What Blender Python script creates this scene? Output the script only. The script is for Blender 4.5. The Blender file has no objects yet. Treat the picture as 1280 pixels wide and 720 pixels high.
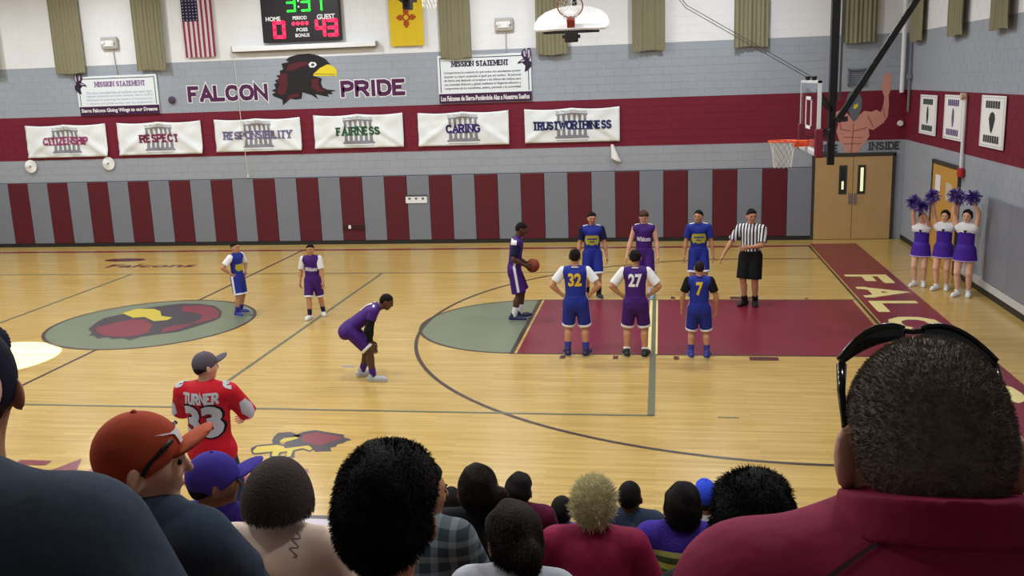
import bpy, bmesh, math, random
import numpy as np
from mathutils import Vector, Matrix

random.seed(7)
RNG = np.random.default_rng(11)
scene = bpy.context.scene
col = scene.collection

# ------------------------------------------------------------------ camera
CAM = np.array([9.2632, -15.9815, 4.0862])
F_PX, YAW, PITCH, ROLL = 1200.14, -0.1573, 0.2100, -0.0352
fwd = np.array([math.sin(YAW)*math.cos(PITCH), math.cos(YAW)*math.cos(PITCH), -math.sin(PITCH)])
rgt = np.array([math.cos(YAW), -math.sin(YAW), 0.0])
upv = np.cross(rgt, fwd)
r2 = math.cos(ROLL)*rgt + math.sin(ROLL)*upv
u2 = -math.sin(ROLL)*rgt + math.cos(ROLL)*upv
cd = bpy.data.cameras.new('camera')
cd.sensor_fit = 'HORIZONTAL'; cd.sensor_width = 36.0
cd.lens = 36.0*F_PX/1280.0
cd.clip_start = 0.05; cd.clip_end = 200
cam = bpy.data.objects.new('camera', cd); col.objects.link(cam)
cam.matrix_world = Matrix(((r2[0], u2[0], -fwd[0], CAM[0]), (r2[1], u2[1], -fwd[1], CAM[1]), (r2[2], u2[2], -fwd[2], CAM[2]), (0, 0, 0, 1)))
scene.camera = cam

# ------------------------------------------------------------------ world, exposure, lamp layout
w = bpy.data.worlds.new('world'); scene.world = w; w.use_nodes = True
w.node_tree.nodes['Background'].inputs[0].default_value = (0.6, 0.65, 0.75, 1)
w.node_tree.nodes['Background'].inputs[1].default_value = 0.02
scene.view_settings.view_transform = 'Standard'
scene.view_settings.look = 'None'
scene.view_settings.exposure = -0.2
scene.view_settings.gamma = 1.0
scene.view_settings.use_curve_mapping = False
LAMP_W = 165.0
LAMP_COL = (0.94, 0.975, 1.0)
LAMP_XY = [(x, y) for x in (-10.5, -5.3, 0.0, 5.3, 10.5) for y in (-13.0, -9.6, -4.4, 0.8, 5.8)]
LAMP_Z = 7.35
WALL_Y = 8.64
WALL_X = 15.12
CEIL = 8.2

# ------------------------------------------------------------------ helpers
def s2l(c):
    c = c/255.0
    return c/12.92 if c <= 0.04045 else ((c+0.055)/1.055)**2.4
def rgb(r, g, b): return (s2l(r), s2l(g), s2l(b), 1.0)

MATS = {}
def mat(name, color, rough=0.6, spec=0.4, noise=0.0, nscale=30.0, bump=0.0, bscale=60.0, metal=0.0, coat=0.0, emit=0.0, sheen=0.0, trans=0.0, alpha=1.0):
    if name in MATS: return MATS[name]
    m = bpy.data.materials.new(name); m.use_nodes = True
    nt = m.node_tree; b = nt.nodes['Principled BSDF']
    b.inputs['Base Color'].default_value = color
    b.inputs['Roughness'].default_value = rough
    b.inputs['Specular IOR Level'].default_value = spec
    b.inputs['Metallic'].default_value = metal
    b.inputs['Coat Weight'].default_value = coat
    b.inputs['Sheen Weight'].default_value = sheen
    b.inputs['Transmission Weight'].default_value = trans
    b.inputs['Alpha'].default_value = alpha
    if emit:
        b.inputs['Emission Color'].default_value = color
        b.inputs['Emission Strength'].default_value = emit
    if noise or bump:
        tc = nt.nodes.new('ShaderNodeTexCoord')
    if noise:
        n = nt.nodes.new('ShaderNodeTexNoise'); n.inputs['Scale'].default_value = nscale; n.inputs['Detail'].default_value = 4
        nt.links.new(tc.outputs['Object'], n.inputs['Vector'])
        mx = nt.nodes.new('ShaderNodeMix'); mx.data_type = 'RGBA'
        mx.inputs[6].default_value = tuple(c*(1-noise) for c in color[:3])+(1,)
        mx.inputs[7].default_value = tuple(min(1, c*(1+noise)) for c in color[:3])+(1,)
        nt.links.new(n.outputs['Fac'], mx.inputs[0]); nt.links.new(mx.outputs[2], b.inputs['Base Color'])
    if bump:
        n2 = nt.nodes.new('ShaderNodeTexNoise'); n2.inputs['Scale'].default_value = bscale; n2.inputs['Detail'].default_value = 3
        nt.links.new(tc.outputs['Object'], n2.inputs['Vector'])
        bp = nt.nodes.new('ShaderNodeBump'); bp.inputs['Strength'].default_value = bump; bp.inputs['Distance'].default_value = 0.02
        nt.links.new(n2.outputs['Fac'], bp.inputs['Height']); nt.links.new(bp.outputs['Normal'], b.inputs['Normal'])
    MATS[name] = m
    return m

def cloth(name, r, g, b, **k):
    d = dict(rough=0.85, spec=0.2, noise=0.08, nscale=25, bump=0.35, bscale=14, sheen=0.0); d.update(k)
    return mat('cloth_'+name, rgb(r, g, b), **d)

def ramp_z(name, stops, rough=0.7, coord='Position', axis=2, scale=1.0, bump=0.12):
    """paint in horizontal bands by height: stops = [(z, colour), ...] ascending"""
    m = bpy.data.materials.new(name); m.use_nodes = True
    nt = m.node_tree; b = nt.nodes['Principled BSDF']; b.inputs['Roughness'].default_value = rough
    b.inputs['Specular IOR Level'].default_value = 0.3
    g = nt.nodes.new('ShaderNodeNewGeometry'); tc = nt.nodes.new('ShaderNodeTexCoord')
    sp = nt.nodes.new('ShaderNodeSeparateXYZ')
    nt.links.new(g.outputs['Position'] if coord == 'Position' else tc.outputs['Object'], sp.inputs[0])
    lo, hi = stops[0][0], stops[-1][0]+1.0
    mr = nt.nodes.new('ShaderNodeMapRange'); mr.inputs[1].default_value = lo; mr.inputs[2].default_value = hi
    nt.links.new(sp.outputs[axis], mr.inputs[0])
    cr = nt.nodes.new('ShaderNodeValToRGB'); cr.color_ramp.interpolation = 'CONSTANT'
    el = cr.color_ramp.elements
    while len(el) > 1: el.remove(el[-1])
    el[0].position = 0; el[0].color = stops[0][1]
    for z, c in stops[1:]:
        e = el.new((z-lo)/(hi-lo)); e.color = c
    nt.links.new(mr.outputs[0], cr.inputs[0])
    n = nt.nodes.new('ShaderNodeTexNoise'); n.inputs['Scale'].default_value = 1.3; n.inputs['Detail'].default_value = 6
    nt.links.new(g.outputs['Position'], n.inputs['Vector'])
    mx = nt.nodes.new('ShaderNodeMix'); mx.data_type = 'RGBA'; mx.blend_type = 'MULTIPLY'; mx.inputs[0].default_value = 0.14
    nt.links.new(cr.outputs[0], mx.inputs[6]); nt.links.new(n.outputs['Fac'], mx.inputs[7])
    nt.links.new(mx.outputs[2], b.inputs['Base Color'])
    n2 = nt.nodes.new('ShaderNodeTexNoise'); n2.inputs['Scale'].default_value = 90
    nt.links.new(g.outputs['Position'], n2.inputs['Vector'])
    bp = nt.nodes.new('ShaderNodeBump'); bp.inputs['Strength'].default_value = bump; bp.inputs['Distance'].default_value = 0.01
    nt.links.new(n2.outputs['Fac'], bp.inputs['Height']); nt.links.new(bp.outputs['Normal'], b.inputs['Normal'])
    MATS[name] = m
    return m

def mesh(name, verts, faces, m=None, smooth=False):
    me = bpy.data.meshes.new(name)
    me.from_pydata(verts if isinstance(verts, np.ndarray) else [tuple(v) for v in verts], [], faces)
    if smooth: me.polygons.foreach_set('use_smooth', np.ones(len(me.polygons), dtype=bool))
    if m: me.materials.append(m)
    me.update()
    return me
def obj(name, me, parent=None, loc=None, rz=None):
    o = bpy.data.objects.new(name, me); col.objects.link(o)
    if parent is not None: o.parent = parent
    if loc is not None: o.location = loc
    if rz is not None: o.rotation_euler = (0, 0, rz)
    return o
def tag(o, label=None, cat=None, group=None, kind=None):
    if label: o['label'] = label
    if cat: o['category'] = cat
    if group: o['group'] = group
    if kind: o['kind'] = kind
    return o
def thing(name, label, cat, loc=(0, 0, 0), rz=0.0, group=None):
    x, y, z = loc
    if abs(y-WALL_Y) < 1e-6: y -= .022          # wall-hung things sit just clear of the block
    if abs(x-WALL_X) < 1e-6: x -= .022
    return tag(obj(name, None, None, (x, y, z), rz), label, cat, group)
def struct(name, me, parent=None, label=None):
    o = obj(name, me, parent)
    if parent is None: o['kind'] = 'structure'
    if label: o['label'] = label
    return o

class MB:
    """collects simple solids into one mesh"""
    def __init__(s): s.v = []; s.f = []
    def raw(s, v, f):
        k = len(s.v); s.v += [tuple(map(float, q)) for q in v]; s.f += [tuple(int(i)+k for i in q) for q in f]; return s
    def box(s, lo, hi, bev=0.0):
        x0, y0, z0 = lo; x1, y1, z1 = hi
        if bev <= 0:
            return s.raw([(x0,y0,z0),(x1,y0,z0),(x1,y1,z0),(x0,y1,z0),(x0,y0,z1),(x1,y0,z1),(x1,y1,z1),(x0,y1,z1)],
                  [(0,3,2,1),(4,5,6,7),(0,1,5,4),(1,2,6,5),(2,3,7,6),(3,0,4,7)])
        bm = bmesh.new(); bmesh.ops.create_cube(bm, size=1.0)
        for v in bm.verts: v.co = Vector(((x0+x1)/2+v.co.x*(x1-x0), (y0+y1)/2+v.co.y*(y1-y0), (z0+z1)/2+v.co.z*(z1-z0)))
        bmesh.ops.bevel(bm, geom=bm.edges[:], offset=bev, segments=2, affect='EDGES', profile=0.5)
        bm.verts.ensure_lookup_table()
        s.raw([v.co for v in bm.verts], [[v.index for v in f.verts] for f in bm.faces]); bm.free(); return s
    def tube(s, pts, r, n=8, caps=True):
        v, f = tube(pts, r, n, caps); return s.raw(v, f)
    def obox(s, a, b, wx, wy, ref=(0, 0, 1)):
        """rectangular bar from a to b"""
        a = np.array(a, float); b = np.array(b, float); d = unit(b-a); x = np.cross(d, ref)
        if np.linalg.norm(x) < 1e-3: x = np.cross(d, (0, 1, 0))
        x = unit(x); y = np.cross(x, d); V = []
        for p in (a, b):
            for sx, sy in ((-1,-1),(1,-1),(1,1),(-1,1)): V.append(p+x*sx*wx/2+y*sy*wy/2)
        return s.raw(V, [(0,1,2,3),(7,6,5,4),(0,4,5,1),(1,5,6,2),(2,6,7,3),(3,7,4,0)])
    def build(s, name, m, parent=None, smooth=False):
        return obj(name, mesh(name, s.v, s.f, m, smooth), parent)
    def me(s, name, m, smooth=False): return mesh(name, s.v, s.f, m, smooth)

def unit(v):
    v = np.asarray(v, float); return v/max(1e-9, np.linalg.norm(v))
def tube(pts, r, n=8, caps=True):
    P = [np.asarray(p, float) for p in pts]; R = [r]*len(P) if np.isscalar(r) else list(r)
    V = []; F = []
    t0 = unit(P[1]-P[0]); ref = np.array([0, 0, 1.0]) if abs(t0[2]) < 0.9 else np.array([1.0, 0, 0])
    x = unit(np.cross(t0, ref))
    for i, p in enumerate(P):
        t = unit(P[min(i+1, len(P)-1)]-P[max(i-1, 0)]); x = unit(x-t*np.dot(x, t)); y = np.cross(t, x)
        for j in range(n):
            a = 2*math.pi*j/n; V.append(p+R[i]*(x*math.cos(a)+y*math.sin(a)))
    for i in range(len(P)-1):
        for j in range(n):
            k = (j+1) % n; F.append((i*n+j, i*n+k, (i+1)*n+k, (i+1)*n+j))
    if caps: F.append(tuple(range(n-1, -1, -1))); F.append(tuple((len(P)-1)*n+j for j in range(n)))
    return V, F

# ---- flat shapes: 2-D outlines and lettering
def poly2(pts, sub=0.0):
    bm = bmesh.new(); vs = [bm.verts.new((p[0], p[1], 0)) for p in pts]
    bm.faces.new(vs); bm.normal_update()
    if bm.faces[:][0].normal.z < 0: bmesh.ops.reverse_faces(bm, faces=bm.faces[:])
    bmesh.ops.triangulate(bm, faces=bm.faces[:])
    return _out2(bm, sub)
def _out2(bm, sub):
    if sub > 0:
        for _ in range(4):
            L = [e for e in bm.edges if e.calc_length() > sub]
            if not L: break
            bmesh.ops.subdivide_edges(bm, edges=L, cuts=1); bmesh.ops.triangulate(bm, faces=bm.faces[:])
    bm.verts.index_update()
    V = np.array([v.co[:] for v in bm.verts])[:, :2]; F = [tuple(v.index for v in f.verts) for f in bm.faces]; bm.free()
    return V, F
def circle2(cx, cy, r, n=28, ry=None):
    return poly2([(cx+r*math.cos(2*math.pi*i/n), cy+(ry or r)*math.sin(2*math.pi*i/n)) for i in range(n)])
def rect2(x0, y0, x1, y1, sub=0.0): return poly2([(x0, y0), (x1, y0), (x1, y1), (x0, y1)], sub)
def ring2(cx, cy, r0, r1, a0=0, a1=2*math.pi, n=64):
    V = []; F = []
    for i in range(n+1):
        a = a0+(a1-a0)*i/n
        V += [(cx+r0*math.cos(a), cy+r0*math.sin(a)), (cx+r1*math.cos(a), cy+r1*math.sin(a))]
    for i in range(n): F.append((2*i, 2*i+1, 2*i+3, 2*i+2))
    return np.array(V), F
def join2(*L):
    V = []; F = []; k = 0
    for v, f in L:
        v = np.asarray(v, float)
        if v.shape[1] == 2: v = np.c_[v, np.zeros(len(v))]
        V.append(v); F += [tuple(i+k for i in q) for q in f]; k += len(v)
    return np.vstack(V), F
def text2(s, wd=None, ht=None, bold=0.0, sub=0.0, align='CENTER', spacing=1.0):
    cu = bpy.data.curves.new('t', 'FONT'); cu.body = s; cu.align_x = align; cu.offset = bold; cu.resolution_u = 3; cu.space_character = spacing
    ob = bpy.data.objects.new('t', cu)
    me = bpy.data.meshes.new_from_object(ob)
    bm = bmesh.new(); bm.from_mesh(me)
    bpy.data.objects.remove(ob); bpy.data.curves.remove(cu); bpy.data.meshes.remove(me)
    bmesh.ops.remove_doubles(bm, verts=bm.verts[:], dist=1e-5)
    co = np.array([v.co[:] for v in bm.verts]); lo = co.min(0); hi = co.max(0)
    sx = (wd/(hi[0]-lo[0])) if wd else None; sy = (ht/(hi[1]-lo[1])) if ht else None
    if sx is None: sx = sy
    if sy is None: sy = sx
    c = (lo+hi)/2
    for v in bm.verts: v.co = Vector(((v.co.x-c[0])*sx, (v.co.y-c[1])*sy, 0))
    for f in bm.faces:
        pass
    bmesh.ops.triangulate(bm, faces=bm.faces[:])
    bm.normal_update()
    bad = [f for f in bm.faces if f.normal.z < 0]
    if bad: bmesh.ops.reverse_faces(bm, faces=bad)
    return _out2(bm, sub)
def move2(m, dx, dy, rot=0.0):
    V, F = m; c, s = math.cos(rot), math.sin(rot)
    V = np.asarray(V); Z = V[:, 2] if V.shape[1] > 2 else np.zeros(len(V))
    return np.c_[V[:, 0]*c-V[:, 1]*s+dx, V[:, 0]*s+V[:, 1]*c+dy, Z], F
def put2(name, m2, o, u, v, m, parent=None, fn=None, smooth=False):
    """lay a flat 2-D shape out in 3-D: o + x*u + y*v (+ fn)"""
    V, F = m2; o = np.asarray(o, float); u = np.asarray(u, float); v = np.asarray(v, float)
    P = o+V[:, :1]*u+V[:, 1:2]*v
    if V.shape[1] > 2: P = P+V[:, 2:3]*np.cross(u, v)
    if fn is not None: P = P+fn(V[:, 0], V[:, 1])
    return obj(name, mesh(name, P, F, m, smooth), parent)
WU, WV = (1, 0, 0), (0, 0, 1)                       # the far wall's plane
def on_wall(name, m2, m, parent=None, d=0.004): return put2(name, m2, (0, WALL_Y-d, 0), WU, WV, m, parent)
def on_floor(name, m2, m, parent=None, z=0.002): return put2(name, m2, (0, 0, z), (1, 0, 0), (0, 1, 0), m, parent)

# ---- block lettering drawn from strokes (plain or with slab serifs)
GL = {
'A': [[(0, 0), (.5, 1), (1, 0)], [(.18, .30), (.82, .30)]],
'B': [[(0, 0), (0, 1), (.62, 1), (.88, .88), (.88, .64), (.62, .53), (0, .53)], [(.6, .53), (.95, .40), (.95, .14), (.66, 0), (0, 0)]],
'C': [[(.95, .74), (.80, .95), (.5, 1), (.2, .94), (.02, .7), (0, .5), (.02, .3), (.2, .06), (.5, 0), (.80, .05), (.95, .26)]],
'D': [[(0, 0), (0, 1), (.55, 1), (.85, .88), (.97, .62), (.97, .38), (.85, .12), (.55, 0), (0, 0)]],
'E': [[(.9, 1), (0, 1), (0, 0), (.92, 0)], [(0, .52), (.75, .52)]],
'F': [[(.9, 1), (0, 1), (0, 0)], [(0, .50), (.75, .50)]],
'G': [[(.95, .76), (.80, .95), (.5, 1), (.2, .94), (.02, .7), (0, .5), (.02, .3), (.2, .06), (.5, 0), (.80, .05), (.95, .20), (.95, .45), (.6, .45)]],
'H': [[(0, 0), (0, 1)], [(1, 0), (1, 1)], [(0, .52), (1, .52)]],
'I': [[(.5, 0), (.5, 1)]],
'L': [[(0, 1), (0, 0), (.9, 0)]],
'M': [[(0, 0), (0, 1), (.5, .25), (1, 1), (1, 0)]],
'N': [[(0, 0), (0, 1), (1, 0), (1, 1)]],
'O': [[(.5, 0), (.2, .06), (.02, .3), (0, .5), (.02, .7), (.2, .94), (.5, 1), (.8, .94), (.98, .7), (1, .5), (.98, .3), (.8, .06), (.5, 0), (.45, .005)]],
'P': [[(0, 0), (0, 1), (.62, 1), (.92, .88), (.95, .72), (.90, .56), (.62, .45), (0, .45)]],
'R': [[(0, 0), (0, 1), (.62, 1), (.92, .88), (.95, .74), (.90, .58), (.62, .48), (0, .48)], [(.50, .48), (.95, 0)]],
'S': [[(.92, .78), (.78, .95), (.5, 1), (.2, .95), (.05, .78), (.14, .60), (.5, .51), (.86, .41), (.96, .23), (.80, .05), (.5, 0), (.2, .05), (.04, .24)]],
'T': [[(0, 1), (1, 1)], [(.5, 1), (.5, 0)]],
'U': [[(0, 1), (0, .3), (.15, .06), (.5, 0), (.85, .06), (1, .3), (1, 1)]],
'W': [[(0, 1), (.25, 0), (.5, .85), (.75, 0), (1, 1)]],
'Y': [[(0, 1), (.5, .48), (1, 1)], [(.5, .5), (.5, 0)]],
'Z': [[(.03, 1), (.97, 1), (0, 0), (1, 0)]],
}
SERIF = {'A': [(0, 0), (1, 0)], 'B': [(0, 0), (0, 1)], 'E': [(0, 0), (0, 1)], 'F': [(0, 0), (0, 1)], 'H': [(0, 0), (0, 1), (1, 0), (1, 1)], 'I': [(.5, 0), (.5, 1)], 'L': [(0, 1), (0, 0)], 'M': [(0, 0), (1, 0), (0, 1), (1, 1)], 'N': [(0, 0), (0, 1), (1, 1)],
         'P': [(0, 0), (0, 1)], 'R': [(0, 0), (0, 1), (.95, 0)], 'T': [(.5, 0)], 'U': [(0, 1), (1, 1)], 'W': [(0, 1), (1, 1), (.5, .85)], 'Y': [(0, 1), (1, 1), (.5, 0)], 'D': [(0, 0), (0, 1)]}
WID = {'I': .28, 'L': .85, 'E': .88, 'F': .84, 'M': 1.2, 'W': 1.45, 'O': 1.08, 'C': 1.02, 'G': 1.05, 'S': .92, 'P': .92, 'T': .95}
def stroke2(pts, tx, ty):
    P = [np.array(p, float) for p in pts]; V = []; F = []; n = len(P)
    for i, p in enumerate(P):
        d0 = unit2(P[i]-P[i-1]) if i > 0 else None; d1 = unit2(P[i+1]-P[i]) if i < n-1 else None
        if d0 is None: nn = np.array((-d1[1], d1[0])); k = 1
        elif d1 is None: nn = np.array((-d0[1], d0[0])); k = 1
        else:
            a = np.array((-d0[1], d0[0])); b = np.array((-d1[1], d1[0])); nn = unit2(a+b); k = 1/max(.45, float(nn@a))
        o = nn*k*.5*np.array((tx, ty))
        if i == 0 and d1 is not None: p = p-d1*np.array((tx, ty))*.0
        V += [p-o, p+o]
    for i in range(n-1): F.append((2*i, 2*i+2, 2*i+3, 2*i+1))
    return np.array(V), F
def unit2(v): return v/max(1e-9, math.hypot(v[0], v[1]))
def block2(word, wd, ht, t=.20, slab=False, gap=.34, grow=0.0, sub=0.0):
    """lettering wd x ht metres; t = stroke width as a share of the height"""
    x = 0.0; adv = []
    for c in word:
        if c == ' ': x += .55; adv.append(None); continue
        w_ = WID.get(c, 1.0)*.70; adv.append((c, x, w_)); x += w_+gap*(1 if not slab else 1.05)
    tot = x-gap; s = (wd-t*ht)/tot; th = t*ht+grow; hh = ht-t*ht; L = []
    for q in adv:
        if q is None: continue
        c, x0, w_ = q
        for ln in GL[c]: L.append(stroke2([((x0+(px*w_ if c != 'I' else px*w_))*s, py*hh) for px, py in ln], th, th*1.05))
        if slab:
            for px, py in SERIF.get(c, ()):
                cx, cy = (x0+px*w_)*s, py*hh; yy = cy-th*.5 if py == 0 else (cy+th*.5 if py == 1 else cy); y0, y1 = (yy, yy+th*.62) if py == 0 else (yy-th*.62, yy)
                L.append(rect2(cx-th*.95, y0, cx+th*.95, y1))
        else:                                   # square ends reach the cap height and the base line
            for ln in GL[c]:
                for e in (ln[0], ln[-1]):
                    if e[1] in (0, 1) and c not in 'COSGD':
                        cx, cy = (x0+e[0]*w_)*s, e[1]*hh; L.append(rect2(cx-th/2, cy-th/2, cx+th/2, cy+th/2))
    if sub > 0: L = [refine(q, sub) for q in L]
    L = [(np.c_[np.asarray(v)[:, :2], np.full(len(v), .0004*(i % 8))], f) for i, (v, f) in enumerate(L)]   # strokes overlap: keep each a hair above the last
    V, F = join2(*L); V = V-np.array((tot*s/2, hh/2, 0))
    return V, F
def refine(m, sub):
    bm = bmesh.new(); vs = [bm.verts.new((p[0], p[1], 0)) for p in m[0]]
    for f in m[1]: bm.faces.new([vs[i] for i in f])
    bmesh.ops.triangulate(bm, faces=bm.faces[:]); return _out2(bm, sub)

# ------------------------------------------------------------------ implicit surfaces for bodies and clothes
def dirM(axis, q):
    a = unit(axis); return np.eye(3)+(1.0/q-1.0)*np.outer(a, a)
def ellM(axes, semi):
    m = max(semi); return sum((m/s)*np.outer(unit(a), unit(a)) for a, s in zip(axes, semi)), m
class Shape:
    def __init__(s): s.p = []; s.cuts = []; s.noise = None
    def seg(s, a, b, ra, rb=None, k=0.02, M=None, flat=0, sub=False):
        a = np.asarray(a, float); b = np.asarray(b, float)
        s.p.append((a, b, float(ra), float(ra if rb is None else rb), k, M, flat, sub)); return s
    def ell(s, c, axes, semi, k=0.02, sub=False):
        M, m = ellM(axes, semi); return s.seg(c, c, m, m, k, M, 0, sub)
    def cut(s, n, p): s.cuts.append((unit(n), np.asarray(p, float))); return s
    @staticmethod
    def _d(pr, P):
        a, b, ra, rb, k, M, flat, sub = pr
        dt = P.dtype; a = a.astype(dt); b = b.astype(dt); M = None if M is None else M.astype(dt)
        q = P-a; ab = b-a; sc = 1.0
        if M is not None:
            q = q@M.T; ab = M@ab; sc = 1.0/np.linalg.norm(M, 2)
        L2 = float(ab@ab)
        if L2 < 1e-10: return (np.sqrt((q*q).sum(1))-ra)*sc
        t = q@ab/L2; tc = np.clip(t, 0, 1); tr = tc
        if flat & 1: tr = np.where(t > 1, t, tr)
        if flat & 2: tr = np.where(t < 0, t, tr)
        e = q-tr[:, None]*ab
        d = np.sqrt((e*e).sum(1))-(ra+(rb-ra)*tc); L = math.sqrt(L2)
        if flat & 1: d = np.maximum(d, (t-1)*L)
        if flat & 2: d = np.maximum(d, -t*L)
        return d*sc
    @staticmethod
    def _mix(D, d, k, sub):
        if sub:
            d = -d; h = np.clip(0.5-0.5*(d-D)/k, 0, 1); return d*(1-h)+D*h+k*h*(1-h)
        h = np.clip(0.5+0.5*(D-d)/k, 0, 1); return D+(d-D)*h-k*h*(1-h)
    def ev(s, P):
        P = np.asarray(P, float); D = np.full(len(P), 9.0)
        for pr in s.p: D = s._mix(D, s._d(pr, P), pr[4], pr[7])
        for n, p0 in s.cuts: D = np.maximum(D, (P-p0)@n)
        return D
    def grad(s, P, e=0.002):
        G = np.stack([s.ev(P+np.eye(3)[i]*e)-s.ev(P-np.eye(3)[i]*e) for i in range(3)], 1)
        return G/np.maximum(1e-9, np.linalg.norm(G, axis=1))[:, None]
    def polygonize(s, h):
        lo = np.min([np.minimum(p[0], p[1])-max(p[2], p[3]) for p in s.p if not p[7]], 0)-3*h
        hi = np.max([np.maximum(p[0], p[1])+max(p[2], p[3]) for p in s.p if not p[7]], 0)+3*h
        n = np.maximum(4, np.ceil((hi-lo)/h).astype(int)+1)
        ax = [lo[i]+h*np.arange(n[i]) for i in range(3)]
        D = np.full(tuple(n), 0.3, np.float32); ax = [x.astype(np.float32) for x in ax]
        for pr in s.p:
            pad = max(pr[2], pr[3])+pr[4]+2.5*h
            i0 = np.clip(np.floor((np.minimum(pr[0], pr[1])-pad-lo)/h).astype(int), 0, n-1)
            i1 = np.clip(np.ceil((np.maximum(pr[0], pr[1])+pad-lo)/h).astype(int)+1, 1, n)
            if np.any(i1 <= i0): continue
            sl = tuple(slice(i0[i], i1[i]) for i in range(3))
            g = np.stack(np.meshgrid(*[ax[i][sl[i]] for i in range(3)], indexing='ij'), -1).reshape(-1, 3)
            d = s._d(pr, g).reshape(D[sl].shape)
            D[sl] = s._mix(D[sl], d, pr[4], pr[7])
        for nn, p0 in s.cuts:
            D = np.maximum(D, (ax[0][:, None, None]-p0[0])*nn[0]+(ax[1][None, :, None]-p0[1])*nn[1]+(ax[2][None, None, :]-p0[2])*nn[2])
        if s.noise: 
            g = np.meshgrid(*ax, indexing='ij'); D = D+s.noise(*g)
        D[0] = D[-1] = 0.3; D[:, 0] = D[:, -1] = 0.3; D[:, :, 0] = D[:, :, -1] = 0.3
        return nets(D, lo, h)
def nets(D, lo, h):
    S = D < 0; nx, ny, nz = D.shape; sh = (nx-1, ny-1, nz-1)
    cnt = np.zeros(sh, np.float32); acc = [np.zeros(sh, np.float32) for _ in range(3)]
    masks = []
    for a in range(3):
        A = np.moveaxis(D, a, 0); SA = np.moveaxis(S, a, 0)
        mk = SA[:-1] != SA[1:]; den = A[:-1]-A[1:]
        t = np.where(mk, A[:-1]/np.where(den == 0, 1, den), 0)
        masks.append((mk, SA[:-1]))
        o = [i for i in range(3) if i != a]
        cA = np.moveaxis(cnt, a, 0); p = [np.moveaxis(acc[i], a, 0) for i in range(3)]
        N = [D.shape[i] for i in o]
        for d1 in (0, 1):
            for d2 in (0, 1):
                e = mk[:, d1:d1+N[0]-1, d2:d2+N[1]-1]; te = t[:, d1:d1+N[0]-1, d2:d2+N[1]-1]
                cA += e; p[a] += e*te; p[o[0]] += e*d1; p[o[1]] += e*d2
    act = cnt > 0; ids = np.full(sh, -1, np.int64); ids[act] = np.arange(act.sum())
    I = np.argwhere(act); c = cnt[act]
    V = lo+h*(I+np.stack([acc[i][act]/c for i in range(3)], 1))
    Q = []
    for a in range(3):
        mk, s0 = masks[a]; o = [i for i in range(3) if i != a]
        E = np.argwhere(mk[:, 1:-1, 1:-1]); 
        if len(E) == 0: continue
        i, j, k = E[:, 0], E[:, 1]+1, E[:, 2]+1
        B = np.moveaxis(ids, a, 0)
        q = np.stack([B[i, j-1, k-1], B[i, j, k-1], B[i, j, k], B[i, j-1, k]], 1)
        inside = s0[i, j, k]
        if a == 1: inside = ~inside
        q[~inside] = q[~inside][:, ::-1]; Q.append(q)
    Q = np.vstack(Q); Q = Q[(Q >= 0).all(1)]
    return V, Q
def sdf_mesh(name, shp, h, m, extra=None):
    V, Q = shp.polygonize(h)
    F = Q
    if extra:
        F = [tuple(q) for q in Q.tolist()]; V = V.tolist()
        for v, f in extra:
            k = len(V); V += [tuple(p) for p in v]; F += [tuple(i+k for i in q) for q in f]
    return mesh(name, V, F, m, True)
def conform(shp, P, d, off=0.004, reach=0.5):
    """slide points along direction d until they touch the surface"""
    d = unit(d); P = np.asarray(P, float)-d*0.0; T = np.zeros(len(P))
    for _ in range(40):
        D = shp.ev(P+T[:, None]*d)-off
        T = np.minimum(T+np.clip(D, -0.02, 0.05)*0.9, reach)
    return P+T[:, None]*d
def put_on(name, m2, shp, o, u, v, d, m, parent, off=0.004):
    """print a flat shape onto a garment: start off the surface at o, project along d"""
    V, F = m2; u = unit(u); v = unit(v)
    P = np.asarray(o, float)+V[:, :1]*u+V[:, 1:2]*v
    if V.shape[1] > 2: off = off+V[:, 2]
    return obj(name, mesh(name, conform(shp, P, d, off), F, m, True), parent)

# ------------------------------------------------------------------ materials of the place
M_white = mat('white_paint', rgb(232, 234, 238), 0.6)
M_black = mat('black_metal', rgb(22, 22, 24), 0.45)
M_dgrey = mat('dark_grey', rgb(70, 72, 76), 0.6)
M_maroon_paint = mat('maroon_court_paint', rgb(122, 34, 52), 0.28, 0.5, noise=0.12, nscale=1.5)
M_green_paint = mat('grey_green_court_paint', rgb(112, 122, 98), 0.28, 0.5, noise=0.06, nscale=1.5)
M_line = mat('dark_court_line', rgb(62, 48, 44), 0.3, 0.5)
M_vline = mat('grey_green_court_line', rgb(104, 106, 84), 0.3, 0.5)
M_cream = mat('cream_court_paint', rgb(236, 222, 150), 0.3, 0.5, noise=0.08, nscale=4)
M_yel = mat('yellow_court_paint', rgb(200, 178, 56), 0.3, 0.5)
M_ink = mat('black_court_paint', rgb(52, 46, 56), 0.3, 0.5)
M_apron = mat('maroon_apron_with_sheen', rgb(196, 182, 196), 0.3, 0.5)  # maroon apron, its pale reflected light put into the colour

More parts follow.
